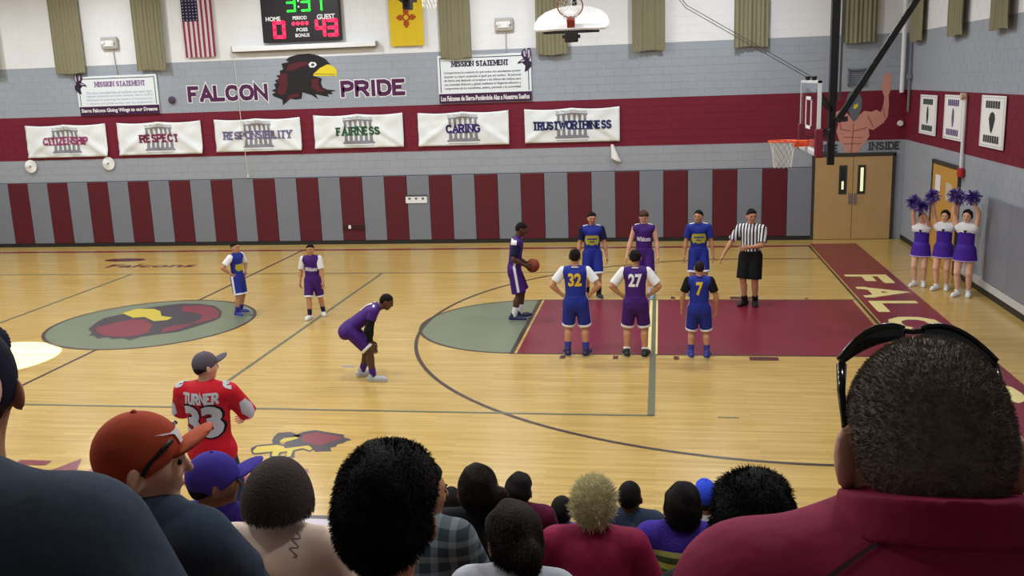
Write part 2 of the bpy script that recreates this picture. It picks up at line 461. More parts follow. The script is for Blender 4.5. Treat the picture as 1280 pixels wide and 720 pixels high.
def wood_floor():
    m = bpy.data.materials.new('maple_floor'); m.use_nodes = True; nt = m.node_tree; b = nt.nodes['Principled BSDF']
    L = nt.links.new
    g = nt.nodes.new('ShaderNodeNewGeometry')
    br = nt.nodes.new('ShaderNodeTexBrick'); br.offset = 0.37; br.offset_frequency = 3
    br.inputs['Scale'].default_value = 1.0; br.inputs['Brick Width'].default_value = 1.15; br.inputs['Row Height'].default_value = 0.057
    br.inputs['Mortar Size'].default_value = 0.0012; br.inputs['Mortar Smooth'].default_value = 0.3; br.inputs['Bias'].default_value = 0.0
    br.inputs['Color1'].default_value = rgb(207, 176, 106); br.inputs['Color2'].default_value = rgb(192, 160, 90); br.inputs['Mortar'].default_value = rgb(165, 128, 76)
    L(g.outputs['Position'], br.inputs['Vector'])
    mp = nt.nodes.new('ShaderNodeMapping'); mp.inputs['Scale'].default_value = (0.9, 16, 1); L(g.outputs['Position'], mp.inputs['Vector'])
    n = nt.nodes.new('ShaderNodeTexNoise'); n.inputs['Scale'].default_value = 1.0; n.inputs['Detail'].default_value = 6; L(mp.outputs[0], n.inputs['Vector'])
    cr = nt.nodes.new('ShaderNodeValToRGB'); cr.color_ramp.elements[0].position = 0.3; cr.color_ramp.elements[0].color = (0.76, 0.72, 0.66, 1); cr.color_ramp.elements[1].position = 0.7; cr.color_ramp.elements[1].color = (1.06, 1.06, 1.06, 1)
    L(n.outputs['Fac'], cr.inputs[0])
    mx = nt.nodes.new('ShaderNodeMix'); mx.data_type = 'RGBA'; mx.blend_type = 'MULTIPLY'; mx.inputs[0].default_value = 0.8
    L(br.outputs['Color'], mx.inputs[6]); L(cr.outputs[0], mx.inputs[7]); L(mx.outputs[2], b.inputs['Base Color'])
    b.inputs['Roughness'].default_value = 0.20; b.inputs['Specular IOR Level'].default_value = 0.5
    return m
M_floor = wood_floor()
M_wallmix = ramp_z('painted_block_bands', [(0.0, rgb(160, 166, 176)), (2.42, rgb(118, 28, 50)), (3.60, rgb(160, 168, 180)), (4.93, rgb(236, 238, 242))])
M_side = mat('side_wall_paint', rgb(150, 152, 158), 0.8)
M_ceil = mat('ceiling_paint', rgb(190, 190, 190), 0.9)

# ------------------------------------------------------------------ floor, ceiling and walls
X0, Y0 = -15.2, -17.6
floor = struct('floor', mesh('floor', [(X0, Y0, 0), (WALL_X+.2, Y0, 0), (WALL_X+.2, WALL_Y+.2, 0), (X0, WALL_Y+.2, 0)], [(0, 1, 2, 3)], M_floor), label='varnished maple basketball floor with painted lines')
struct('ceiling', MB().box((X0, Y0, CEIL), (WALL_X+.3, WALL_Y+.3, CEIL+.1)).me('ceiling', M_ceil))
struct('wall_left', MB().box((X0-.2, Y0, 0), (X0, WALL_Y+.2, CEIL)).me('wall_left', M_side))
struct('wall_back', MB().box((X0, Y0-.2, 0), (WALL_X+.3, Y0, CEIL)).me('wall_back', M_side))

# courses of painted block; rows keep whole courses inside each colour band
ROWS = []
for z0, z1, n in ((0, 2.42, 12), (2.42, 3.60, 6), (3.60, 4.93, 7), (4.93, 8.13, 16)):
    for i in range(n): ROWS.append((z0+(z1-z0)*i/n, z0+(z1-z0)*(i+1)/n))
def block_geo(l, ht, e=0.003, j=0.002, dep=0.012):
    x0, x1, z0, z1 = -l/2+j, l/2-j, -ht/2+j, ht/2-j
    V = [(x0, dep, z0), (x1, dep, z0), (x1, dep, z1), (x0, dep, z1), (x0+e, 0, z0+e), (x1-e, 0, z0+e), (x1-e, 0, z1-e), (x0+e, 0, z1-e)]
    return V, [(4, 5, 6, 7), (0, 1, 5, 4), (1, 2, 6, 5), (2, 3, 7, 6), (3, 0, 4, 7)]
BL = 0.406
M_wall_bands = M_wallmix
wall_far = struct('wall_far', MB().box((X0, WALL_Y+.004, 0), (WALL_X+.3, WALL_Y+.25, CEIL)).me('wall_far', M_wall_bands), label='tall gym wall of painted block in grey, maroon and white bands')
wall_right = struct('wall_right', MB().box((WALL_X+.004, Y0, 0), (WALL_X+.25, WALL_Y+.25, CEIL)).me('wall_right', M_wall_bands), label='side gym wall of painted block behind the cheerleaders')
bv, bf = block_geo(BL, 0.2); me_block = mesh('block', bv, bf, M_wall_bands)
rest = MB(); cnt = 0
for ri, (za, zb) in enumerate(ROWS):
    ht = zb-za; off = BL/2 if ri % 2 else 0
    for ci in range(-40, 42):
        x = ci*BL+off
        if x < X0+BL/2 or x > WALL_X-.02: continue
        single = za > 4.9 and zb < 6.0 and x > -9.6
        if single and cnt < 300:
            obj('block', me_block, wall_far, (x, WALL_Y, (za+zb)/2)); cnt += 1
        else:
            if za < 1.6 and x < 12.9: continue
            v, f = block_geo(BL, ht); rest.raw([(a+x, b+WALL_Y, c+(za+zb)/2) for a, b, c in v], f)
tag(rest.build('block_courses', M_wall_bands, wall_far), kind='stuff')
rest = MB()
for ri, (za, zb) in enumerate(ROWS):
    ht = zb-za; off = BL/2 if ri % 2 else 0
    for ci in range(-8, 24):
        y = ci*BL+off-.1
        if y > WALL_Y-.02: continue
        v, f = block_geo(BL, ht); rest.raw([(WALL_X+b, y-a, c+(za+zb)/2) for a, b, c in v], f)
tag(rest.build('block_courses', M_wall_bands, wall_right), kind='stuff')

# dark base strips and the pale nailer boards along the floor
M_base = mat('black_rubber_base', rgb(34, 34, 34), 0.5)
struct('baseboard_far', MB().box((X0, WALL_Y-.055, 0), (13.02, WALL_Y, .10)).me('baseboard_far', M_base))
struct('baseboard_right', MB().box((WALL_X-.02, Y0, 0), (WALL_X, WALL_Y-.02, .11)).me('baseboard_right', M_base))
struct('trim_1', MB().box((WALL_X-.045, -8, .13), (WALL_X-.001, 3.9, .27)).me('trim_1', mat('pale_board', rgb(190, 190, 188), 0.6)), label='pale board along the foot of the side wall')

# ------------------------------------------------------------------ court markings (painted on the floor)
def line2(x0, y0, x1, y1, wd=0.05):
    d = unit((x1-x0, y1-y0, 0)); n = np.array([-d[1], d[0]])*wd/2
    return poly2([(x0+n[0], y0+n[1]), (x0-n[0], y0-n[1]), (x1-n[0], y1-n[1]), (x1+n[0], y1+n[1])])
def court(name, m2, m, z=0.002): return on_floor(name, m2, m, floor, z)
court('side_apron', rect2(X0, -9.3, 13.95, -7.70), M_apron, 0.0015)
court('sideline', join2(rect2(X0, -7.70, 13.95, -7.62), ), M_line)
court('far_sideline', rect2(-13.0, 7.60, 12.82, 7.80), M_maroon_paint)
court('baseline_apron', rect2(12.86, -8.6, 13.95, 8.0), M_maroon_paint)
court('baseline', join2(rect2(12.78, -7.7, 12.83, 7.7)), M_line)
court('lane', rect2(7.06, -1.83, 12.72, 1.83), M_maroon_paint)
court('lane_border', join2(line2(7.0, -1.86, 12.78, -1.86, .04), line2(7.0, 1.86, 12.78, 1.86, .04)), M_line, 0.0025)
court('free_throw_line', line2(6.98, -1.88, 6.98, 1.88, .07), M_line, 0.003)
court('free_throw_arc_fill', poly2([(6.95+1.80*math.cos(a), 1.80*math.sin(a)) for a in np.linspace(math.pi/2, 1.5*math.pi, 48)]), M_green_paint)
court('free_throw_arc', ring2(6.95, 0, 1.80, 1.85, math.pi/2, 1.5*math.pi), M_line, 0.003)
thr = np.linspace(math.pi/2, 1.5*math.pi, 96)
court('three_point_arc', join2(ring2(11.2, 0, 5.99, 6.05, math.pi/2, 1.5*math.pi, 96), rect2(11.2, -6.05, 12.8, -5.99), rect2(11.2, 5.99, 12.8, 6.05)), M_line, 0.0035)
lm = []
for x, l in ((7.75, .06), (8.55, .06), (9.45, .06), (10.55, .32)):
    for s in (-1, 1): lm.append(rect2(x, s*2.02-.09, x+l*1.3, s*2.02+.09))
for x in (11.9, ): 
    for s in (-1, 1): lm.append(rect2(x, s*1.97-.04, x+.06, s*1.97+.04))
court('lane_marks', join2(*lm), mat('dark_maroon_mark', rgb(84, 34, 40), .3), 0.003)
court('lane_dash', rect2(7.45, 1.10, 7.80, 1.13), M_cream, 0.003)
vl = [line2(-9.14, -4.57, 9.17, -4.57), line2(-9.14, 4.57, 9.17, 4.57), line2(9.14, -4.57, 9.14, -1.84, .09), line2(9.14, 1.84, 9.14, 4.57), line2(3.05, -4.57, 3.05, 4.57, .06), line2(-3.05, -4.57, -3.05, 4.57, .06), rect2(9.95, -4.60, 10.2, -4.57)]
court('volleyball_lines', join2(*vl), M_vline, 0.004)
court('volleyball_end_line', rect2(9.06, -1.83, 9.11, 1.83), M_cream, 0.0032)
court('volleyball_end_stripe', rect2(9.11, -1.83, 9.18, 1.83), M_vline, 0.0032)
court('volleyball_end_edge', rect2(9.18, -1.83, 9.21, 1.83), M_cream, 0.0032)
court('centre_line', join2(line2(0, -7.62, 0, -1.83, .06), line2(0, 1.83, 0, 7.62, .06)), M_line)
court('centre_circle_fill', circle2(0, 0, 1.80, 72), M_green_paint)
court('centre_circle', ring2(0, 0, 1.80, 1.86), M_line, 0.003)
T = {
'head':[(-0.326,4.95),(-0.069,5.01),(0.234,5.022),(0.48,4.966),(0.672,4.866),(0.787,4.731),(0.71,4.715),(0.505,4.647),(0.317,4.495),(0.338,4.447),(0.534,4.379),(0.499,4.262),(0.54,4.143),(0.662,4.091),(0.911,4.06),(0.757,4.027),(0.803,3.969),(0.653,3.974),(0.697,3.901),(0.499,3.941),(0.326,3.984),(0.391,3.849),(0.223,3.964),(-0.024,4.043),(-0.063,3.878),(-0.217,3.859),(-0.368,3.887),(-0.586,3.727),(-0.599,3.871),(-0.722,3.923),(-0.821,3.964),(-0.867,4.023),(-0.76,4.067),(-0.884,4.109),(-0.752,4.162),(-0.792,4.282),(-0.714,4.303),(-0.758,4.376),(-0.627,4.419),(-0.722,4.493),(-0.593,4.512),(-0.61,4.608),(-0.504,4.651),(-0.542,4.794),(-0.337,4.828),(-0.408,4.878)],
'beak':[(0.317,4.504),(0.505,4.647),(0.712,4.733),(0.882,4.671),(0.958,4.551),(0.94,4.388),(0.889,4.437),(0.689,4.434),(0.313,4.448)],
'hm1':[(-0.342,4.763),(-0.085,4.819),(0.167,4.819),(0.184,4.72),(-0.046,4.681),(-0.256,4.595),(-0.431,4.625)],
'hm2':[(-0.591,4.536),(-0.411,4.553),(-0.413,4.246),(-0.51,4.011),(-0.665,3.992),(-0.733,4.09),(-0.641,4.254),(-0.682,4.374)],
'hm3':[(0.258,4.388),(0.457,4.358),(0.422,4.241),(0.488,4.121),(0.608,4.046),(0.406,4.038),(0.238,4.153)],
'hm4':[(-0.41,3.984),(-0.152,4.023),(-0.108,3.941),(-0.263,3.918),(-0.473,3.843)],
'eye':[(0.197,4.752),(0.267,4.811),(0.391,4.792),(0.421,4.725),(0.345,4.663),(0.23,4.671)],
'pup':[(0.272,4.75),(0.314,4.776),(0.363,4.756),(0.359,4.714),(0.308,4.697),(0.269,4.717)],
'cb':[(-0.972,-0.509),(-1.072,-0.169),(-1.127,0.042),(-1.17,0.332),(-0.981,0.632),(-0.794,1.131),(-0.51,1.342),(-0.214,1.539),(0.202,1.507),(0.577,1.345),(0.942,0.876),(1.159,0.357),(1.129,0.072),(1.008,-0.273),(0.854,-0.673),(0.48,-0.898),(0.341,-1.026),(0.259,-1.25),(0.037,-1.108),(-0.085,-1.197),(-0.285,-1.04),(-0.384,-1.167),(-0.584,-0.958),(-0.69,-0.96),(-0.738,-0.768)],
'cbeak':[(-1.025,0.708),(-0.917,1.067),(-0.561,1.069),(-0.314,0.867),(-0.092,0.491),(0.197,0.376),(0.191,0.174),(-0.023,0.085),(-0.393,0.414),(-0.579,0.338)],
'cm1':[(-0.886,-0.44),(-0.71,-0.023),(-0.513,0.222),(-0.272,0.197),(0.07,-0.151),(0.291,-0.683),(0.222,-0.941),(-0.006,-1.034),(-0.373,-0.954),(-0.63,-0.766)],
'cm2':[(-0.088,1.295),(0.274,1.361),(0.634,1.186),(0.932,0.8),(1.09,0.386),(0.983,0.07),(0.798,-0.072),(0.806,0.281),(0.701,0.573),(0.4,0.796),(0.13,0.87)],
'cm3':[(0.433,-0.417),(0.652,-0.143),(0.848,-0.098),(0.766,-0.504),(0.572,-0.743)],
'wing':[(4.846,-5.556),(4.925,-5.379),(5.065,-5.306),(5.215,-5.362),(5.419,-5.424),(5.481,-5.445),(5.486,-5.517),(5.623,-5.604),(5.568,-5.655),(5.556,-5.725),(5.494,-5.752),(5.504,-5.834),(5.446,-5.87),(5.501,-5.978),(5.398,-5.985),(5.321,-6.012),(5.162,-5.819),(4.979,-5.899),(4.849,-5.838),(4.848,-5.746)],
'wm':[(4.962,-5.476),(5.094,-5.384),(5.244,-5.444),(5.425,-5.497),(5.492,-5.588),(5.393,-5.665),(5.328,-5.786),(5.266,-5.812),(5.085,-5.708),(5.006,-5.642)],
'bh':[(4.661,-5.71),(4.63,-5.568),(4.63,-5.431),(4.78,-5.388),(4.89,-5.48),(4.971,-5.5),(4.864,-5.603),(4.778,-5.797),(4.707,-5.778)],
'by':[(4.759,-5.704),(4.775,-5.608),(4.899,-5.552),(4.962,-5.597),(4.865,-5.698),(4.798,-5.758)],
'talb':[(4.568,-6.082),(4.502,-5.952),(4.529,-5.849),(4.751,-5.775),(4.875,-5.814),(4.919,-5.88),(5.149,-5.783),(5.273,-5.903),(5.253,-6.016),(5.14,-5.948),(5.068,-6.015),(5.139,-6.198),(5.018,-6.219),(4.988,-6.055),(4.928,-6.081),(4.962,-6.21),(4.835,-6.197),(4.791,-6.068),(4.726,-6.103),(4.616,-6.132)],
'taly':[(4.566,-6.038),(4.557,-5.893),(4.771,-5.825),(4.866,-5.86),(4.919,-5.925),(5.162,-5.819),(5.247,-5.914),(5.237,-5.973),(5.123,-5.903),(5.036,-5.977),(5.072,-6.159),(5.027,-6.175),(4.979,-6.011),(4.895,-6.044),(4.92,-6.169),(4.847,-6.161),(4.806,-6.031),(4.708,-6.06),(4.609,-6.097)],
'torso':[(13.438,3.024),(13.487,3.131),(13.607,3.192),(13.715,3.124),(13.806,3.014),(13.898,2.885),(13.998,3.008),(14.132,3.14),(14.307,3.113),(14.409,3.157),(14.515,3.1),(14.562,3.223),(14.586,3.453),(14.52,3.632),(14.533,3.879),(14.596,4.01),(14.646,4.033),(14.718,3.96),(14.739,3.66),(14.681,3.486),(14.701,3.272),(14.683,2.988),(14.596,2.848),(14.36,2.675),(14.254,2.713),(14.279,2.533),(14.164,2.355),(14.081,2.248),(14.051,2.103),(13.734,2.11),(13.693,2.257),(13.562,2.479),(13.503,2.661),(13.542,2.841)],
'helm':[(13.711,3.41),(13.734,3.534),(13.818,3.62),(13.975,3.615),(14.068,3.434),(14.068,3.185),(13.983,2.955),(13.905,2.885),(13.816,3.031),(13.747,3.195)],
'hbeak':[(13.879,3.208),(13.89,3.28),(13.986,3.323),(13.982,3.241),(13.921,3.189)],
'torso2':[(13.66,2.693),(13.869,2.724),(14.151,2.68),(14.092,2.393),(13.885,2.307),(13.723,2.402)],
}
court('centre_emblem_black', poly2(T['cb']), M_ink, 0.003)  # black body and outline of the painted emblem
court('centre_emblem_maroon', join2(poly2(T['cm1']), poly2(T['cm2']), poly2(T['cm3'])), M_maroon_paint, 0.004)
court('centre_emblem_beak', poly2(T['cbeak']), M_yel, 0.005)
court('floor_bird_wing', join2(poly2(T['wing']), poly2(T['bh'])), M_ink, 0.002)
court('floor_bird_maroon', poly2(T['wm']), M_maroon_paint, 0.003)
court('floor_bird_talon_outline', poly2(T['talb']), M_ink, 0.003)
court('floor_bird_talons', join2(poly2(T['taly']), poly2(T['by'])), M_yel, 0.004)
court('sideline_word', move2(block2('FALCONS', 3.6, .55, .24), 3.7, -6.75), M_maroon_paint, 0.003)
court('far_word', join2(move2(text2('Falcons', 2.3, .42, 0.02), -3.1, 5.62), circle2(-4.3, 6.45, .55, 20, .22)), mat('dark_maroon_mark', rgb(84, 34, 40), .3), 0.003)
def letter_run(word, x0, x1, y0, pitch, ht):
    L = []
    for i, c in enumerate(word): L.append(move2(block2(c, pitch*.78, x1-x0, .24), (x0+x1)/2, y0-pitch*(i+.5), -math.pi/2))
    return join2(*L)
court('baseline_letters', letter_run('FALCONS', 12.98, 13.80, 4.30, 1.20, .8), M_cream, 0.004)
court('scuff_marks', join2(circle2(4.60, -2.62, .10, 14, .05), circle2(1.72, .60, .12, 14, .03)), mat('scuff', rgb(150, 140, 150), 0.4), 0.002)

# ------------------------------------------------------------------ wall pads
M_padm = mat('maroon_vinyl_pad', rgb(88, 18, 34), 0.45, 0.45, noise=0.1, nscale=2, bump=0.25, bscale=3)
M_padg = mat('grey_vinyl_pad', rgb(122, 127, 138), 0.45, 0.45, noise=0.08, nscale=2, bump=0.5, bscale=3)
PW = 0.6075
me_pm = MB().box((0.004, -.05, 0.10), (PW-.004, 0, 1.80), 0.012).me('wall_pad', M_padm, False)
me_pg = MB().box((0.004, -.05, 0.10), (PW-.004, 0, 1.80), 0.012).me('wall_pad', M_padg, False)
pads = thing('wall_padding', 'long row of maroon and grey vinyl pads along the far wall', 'wall padding', (0, WALL_Y-.001, 0))
i = 0
for k in range(-5, 37):
    x = -8.89+PW*k
    if x > 12.8: break
    obj('wall_pad', me_pm if k % 2 == 0 else me_pg, pads, (x, 0, 0))
MB().box((-15.0, -.03, 1.80), (12.98, 0, 1.815)).build('top_rail', M_dgrey, pads)
rp = thing('wall_padding', 'grey vinyl pad on the side wall behind the cheerleaders', 'wall padding', (WALL_X-.001, 2.3, 0))
for j in range(8):
    MB().box((-.05, -1.22*(j+1)+.005, .28), (0, -1.22*j-.005, 1.80), .012).build('wall_pad', M_padg, rp)

# small fixtures on the pads
t = thing('pad_latch', 'dark latch plate on a maroon wall pad', 'latch', (1.15, WALL_Y-.055, .47))
MB().box((-.30, -.03, -.07), (.30, 0, .07), .01).build('plate', mat('latch_brown', rgb(58, 22, 26), .4), t)
MB().box((-.15, -.045, -.045), (-.08, -.03, .05), .005).build('clasp', M_white, t)
t = thing('outlet_panel', 'white outlet strip set into a grey wall pad', 'outlet', (2.90, WALL_Y-.053, 1.18))
MB().box((-.29, -.02, -.10), (.29, 0, .08), .008).build('plate', M_white, t)
MB().box((-.30, -.03, .085), (.30, 0, .115)).build('hood', M_dgrey, t)
for dx in (-.18, 0, .18): MB().box((dx-.03, -.026, .0), (dx+.03, -.02, .045)).build('socket', M_dgrey, t)

# ------------------------------------------------------------------ doors
M_oak = mat('oak_veneer', rgb(186, 152, 104), 0.45, 0.4, noise=0.12, nscale=3)
M_frame = mat('dark_door_frame', rgb(58, 56, 52), 0.5)
M_glass = mat('door_glass', rgb(40, 52, 48), 0.08, 0.6)
M_glow = mat('lit_corridor_glass', rgb(232, 236, 190), 0.2, 0.5, emit=0.8)
dr = tag(obj('door_1', None, None, (13.93, WALL_Y-.001, 0)), 'oak veneer double door with narrow windows', None, None, 'structure')
MB().box((-.98, -.06, 0), (-.92, 0, 2.10)).box((.92, -.06, 0), (.98, 0, 2.10)).box((-.98, -.06, 2.06), (.98, 0, 2.14)).build('door_frame', M_frame, dr)
for sgn in (-1, 1):
    a, b_ = (-.91, -.006) if sgn < 0 else (.006, .91)
    lf = MB().box((a, -.045, .01), (b_, -.002, 2.05), .004).build('door_leaf', M_oak, dr)
    wx = -.24 if sgn < 0 else .20
    MB().box((wx-.095, -.052, 1.13), (wx+.095, -.044, 1.84)).build('window_frame', M_frame, lf)
    MB().box((wx-.065, -.056, 1.17), (wx+.065, -.051, 1.80)).build('pane', M_glass, lf)
    if sgn > 0: MB().box((wx-.03, -.058, 1.20), (wx+.04, -.0555, 1.78)).build('pane_glow', M_glow, lf)
    else: MB().box((wx-.03, -.058, 1.25), (wx+.02, -.0555, 1.45)).build('pane_glow', M_glow, lf)
    hx = -.06 if sgn < 0 else .06
    MB().box((hx-.035, -.055, .88), (hx+.035, -.044, 1.15)).tube([(hx, -.055, .92), (hx, -.10, .95), (hx, -.10, 1.08), (hx, -.055, 1.11)], .010, 8).build('handle', mat('steel', rgb(160, 160, 165), .35, metal=.8), lf)
dr2 = tag(obj('door_2', None, None, (WALL_X-.001, 5.05, 0)), 'yellow-brown wooden door in the side wall with papers taped on', None, None, 'structure')
MB().box((-.05, -.98, 0), (0, -.90, 2.16)).box((-.05, .90, 0), (0, .98, 2.16)).box((-.05, -.98, 2.10), (0, .98, 2.18)).build('door_frame', M_frame, dr2)
lf = MB().box((-.04, -.89, .01), (-.002, .89, 2.09), .004).build('door_leaf', mat('pine_door', rgb(196, 148, 70), .5, noise=.1, nscale=3), dr2)
MB().box((-.045, .30, 1.55), (-.04, .66, 1.88)).build('notice', M_white, lf)
MB().box((-.045, -.55, 1.42), (-.04, -.12, 1.78)).build('notice', mat('notice_grey', rgb(196, 186, 160), .7), lf)
MB().tube([(-.04, -.75, 1.0), (-.09, -.75, 1.0), (-.09, -.62, 1.0)], .012).build('handle', MATS['steel'], lf)

# ------------------------------------------------------------------ painted words and pictures on the far wall (parts of the wall)
M_purple = mat('purple_lettering', rgb(78, 22, 74), 0.6)
M_blk = mat('black_wall_paint', rgb(24, 16, 24), 0.6)
M_mar2 = mat('dark_maroon_wall_paint', rgb(84, 20, 34), 0.6)
M_ywall = mat('yellow_wall_paint', rgb(226, 206, 40), 0.6)
for word, x0, x1 in (('FALCON', -3.24, -0.98), ('PRIDE', 1.02, 2.77)):
    zc = 4.09; wd = x1-x0
    on_wall('word_outline', move2(block2(word, wd, .42, .24, False, .24, .045), (x0+x1)/2, zc), M_white, wall_far, .004)
    on_wall('word', move2(block2(word, wd, .42, .24, False, .24), (x0+x1)/2, zc), M_purple, wall_far, .007)
on_wall('falcon_head', poly2(T['head']), M_blk, wall_far, .005)
on_wall('falcon_feathers', join2(*[poly2(T[k]) for k in ('hm1', 'hm2', 'hm3', 'hm4')]), M_mar2, wall_far, .008)
on_wall('falcon_beak', poly2(T['beak']), M_ywall, wall_far, .008)
on_wall('falcon_mouth_line', line2(.33, 4.50, .90, 4.47, .012), M_blk, wall_far, .010)
on_wall('falcon_eye', poly2(T['eye']), M_white, wall_far, .009)
on_wall('falcon_pupil', join2(poly2(T['pup'])), M_dgrey, wall_far, .011)
M_flesh = mat('flesh_wall_paint', rgb(206, 144, 130), 0.6, noise=.1, nscale=9)
M_flesh2 = mat('flesh_shade_wall_paint', rgb(170, 104, 92), 0.6)
on_wall('mural_torso', poly2(T['torso']), M_flesh, wall_far, .005)
on_wall('mural_shading', join2(line2(13.9, 2.86, 13.87, 2.15, .03), line2(13.58, 2.72, 13.84, 2.66, .03), line2(13.90, 2.66, 14.22, 2.74, .03), line2(13.66, 2.52, 14.12, 2.50, .025), line2(13.68, 2.36, 14.1, 2.36, .025), line2(14.22, 3.02, 14.36, 2.74, .035), line2(13.55, 2.95, 13.62, 2.72, .035), line2(14.56, 3.2, 14.62, 2.95, .025)), M_flesh2, wall_far, .008)
on_wall('mural_helmet', poly2(T['helm']), mat('grey_mural_paint', rgb(98, 106, 116), .6), wall_far, .008)
on_wall('mural_beak', poly2(T['hbeak']), M_ywall, wall_far, .011)
M_word = mat('dark_green_grey_lettering', rgb(58, 66, 62), .6)
on_wall('word', move2(block2('INSIDE', .76, .20, .22, True, .26), 14.64, 2.29), M_word, wall_far, .005)
on_wall('word', move2(block2('PRIDE', .66, .20, .22, True, .26), 13.25, 2.25), M_word, wall_far, .005)

# ------------------------------------------------------------------ drapes (acoustic curtains)
M_drape = mat('olive_drape', rgb(134, 130, 106), 0.95, 0.1, noise=.06, nscale=4)
def drape_mesh(wd, z0, z1, seed):
    rr = random.Random(seed); nx, nz = 66, 14; V = []; F = []; ph = rr.uniform(0, 6)
    for j in range(nz+1):
        z = z0+(z1-z0)*j/nz
        for i in range(nx+1):
            u = i/nx; y = 0.016*math.sin(u*2*math.pi*8+ph+.25*math.sin(j*.5))+.012*math.sin(u*17+ph*2)+(.02*math.sin(u*5+ph) if j == 0 else 0)
            V.append((wd*(u-.5), y, z+(.014*math.sin(u*7+ph) if j == 0 else 0)))
    for j in range(nz):
        for i in range(nx): F.append((j*(nx+1)+i, j*(nx+1)+i+1, (j+1)*(nx+1)+i+1, (j+1)*(nx+1)+i))
    k = len(V); V += [(x, y+.012, z) for x, y, z in V]; F += [tuple(a+k for a in q[::-1]) for q in F]
    return V, F
DL = {0: 'olive pleated drape cut off by the left edge of the picture', 1: 'olive pleated drape above the left mission statement sign, on its left', 2: 'olive pleated drape between the left mission sign and the striped flag',
      3: 'olive pleated drape overlapping the top of the right mission statement sign', 4: 'olive pleated drape behind the white fan-shaped backboard', 5: 'olive pleated drape right of the white fan-shaped backboard',
      6: 'olive pleated drape left of the black goal mast', 7: 'olive pleated drape on the far wall above the square vent',
      8: 'olive drape on the side wall nearest the room corner', 9: 'middle one of the olive drapes on the side wall', 10: 'olive drape on the side wall at the right edge of the picture'}
DR = [(-9.02, .9, 0), (-6.47, .88, 1), (-4.10, .82, 2), (4.16, .80, 3), (6.60, .80, 4), (8.98, .80, 5), (11.42, .80, 6), (13.92, .82, 7)]
for x, wd, k in DR:
    t = thing('drape', DL[k], 'drape', (x, WALL_Y-.15, 4.75), 0, 'olive drapes high on the gym walls')
    v, f = drape_mesh(wd, 0, 3.0, k); obj('curtain', mesh('curtain', v, f, M_drape, True), t)
    MB().tube([(-wd/2-.05, .03, 3.0), (wd/2+.05, .03, 3.0)], .02).box((-.02, .03, 2.98), (.02, .15, 3.02)).build('curtain_rod', M_black, t)
for y, wd, k in ((7.62, .95, 8), (4.62, .95, 9), (2.05, .95, 10)):
    t = thing('drape', DL[k], 'drape', (WALL_X-.15, y, 4.70), -math.pi/2, 'olive drapes high on the gym walls')
    v, f = drape_mesh(wd, 0, 3.0, k); obj('curtain', mesh('curtain', v, f, M_drape, True), t)
    MB().tube([(-wd/2-.05, .03, 3.0), (wd/2+.05, .03, 3.0)], .02).box((-.02, .03, 2.98), (.02, .15, 3.02)).build('curtain_rod', M_black, t)

# ------------------------------------------------------------------ the six value banners
M_vinyl = mat('white_vinyl_banner', rgb(232, 238, 242), 0.55, 0.4)
M_temple = mat('grey_print', rgb(132, 132, 142), 0.6)
BAN = [('CITIZENSHIP', -8.11, -5.71, 3.40, 2.51, (150, 60, 110), 1.30, 'red-purple'), ('RESPECT', -5.37, -2.94, 3.40, 2.52, (120, 30, 80), 1.10, 'maroon'), ('RESPONSIBILITY', -2.55, -.14, 3.41, 2.54, (112, 100, 140), 1.86, 'pale purple'),
       ('FAIRNESS', .23, 2.65, 3.44, 2.565, (30, 84, 52), 1.14, 'green'), ('CARING', 3.05, 5.43, 3.42, 2.56, (44, 26, 110), .88, 'dark purple'), ('TRUSTWORTHINESS', 5.84, 8.25, 3.43, 2.57, (24, 34, 92), 1.94, 'navy')]
def banner_fn(L, H, seed):
    rr = random.Random(seed); A = [(rr.uniform(.5, 1), rr.uniform(0, 6)) for _ in range(4)]
    def fn(x, y):
        u = x/L+.5; v = y/H+.5
        y0 = .030*np.sin(math.pi*u)*(v)+.014*np.sin(9*u+A[0][1]+3*v)+.010*np.sin(22*(u-v*.5)+A[1][1])*v+.014*np.sin(12*(u+v*.8)+A[2][1])*(1-v)+.05*np.exp(-((u-v*.5)/.06)**2)*(1-u)+.05*np.exp(-((1-u-v*.5)/.06)**2)*u
        sag = -.035*np.abs(np.sin(2*math.pi*u))*v*v
        return np.stack([np.zeros_like(u), -.018-np.abs(y0), sag], 1)
    return fn
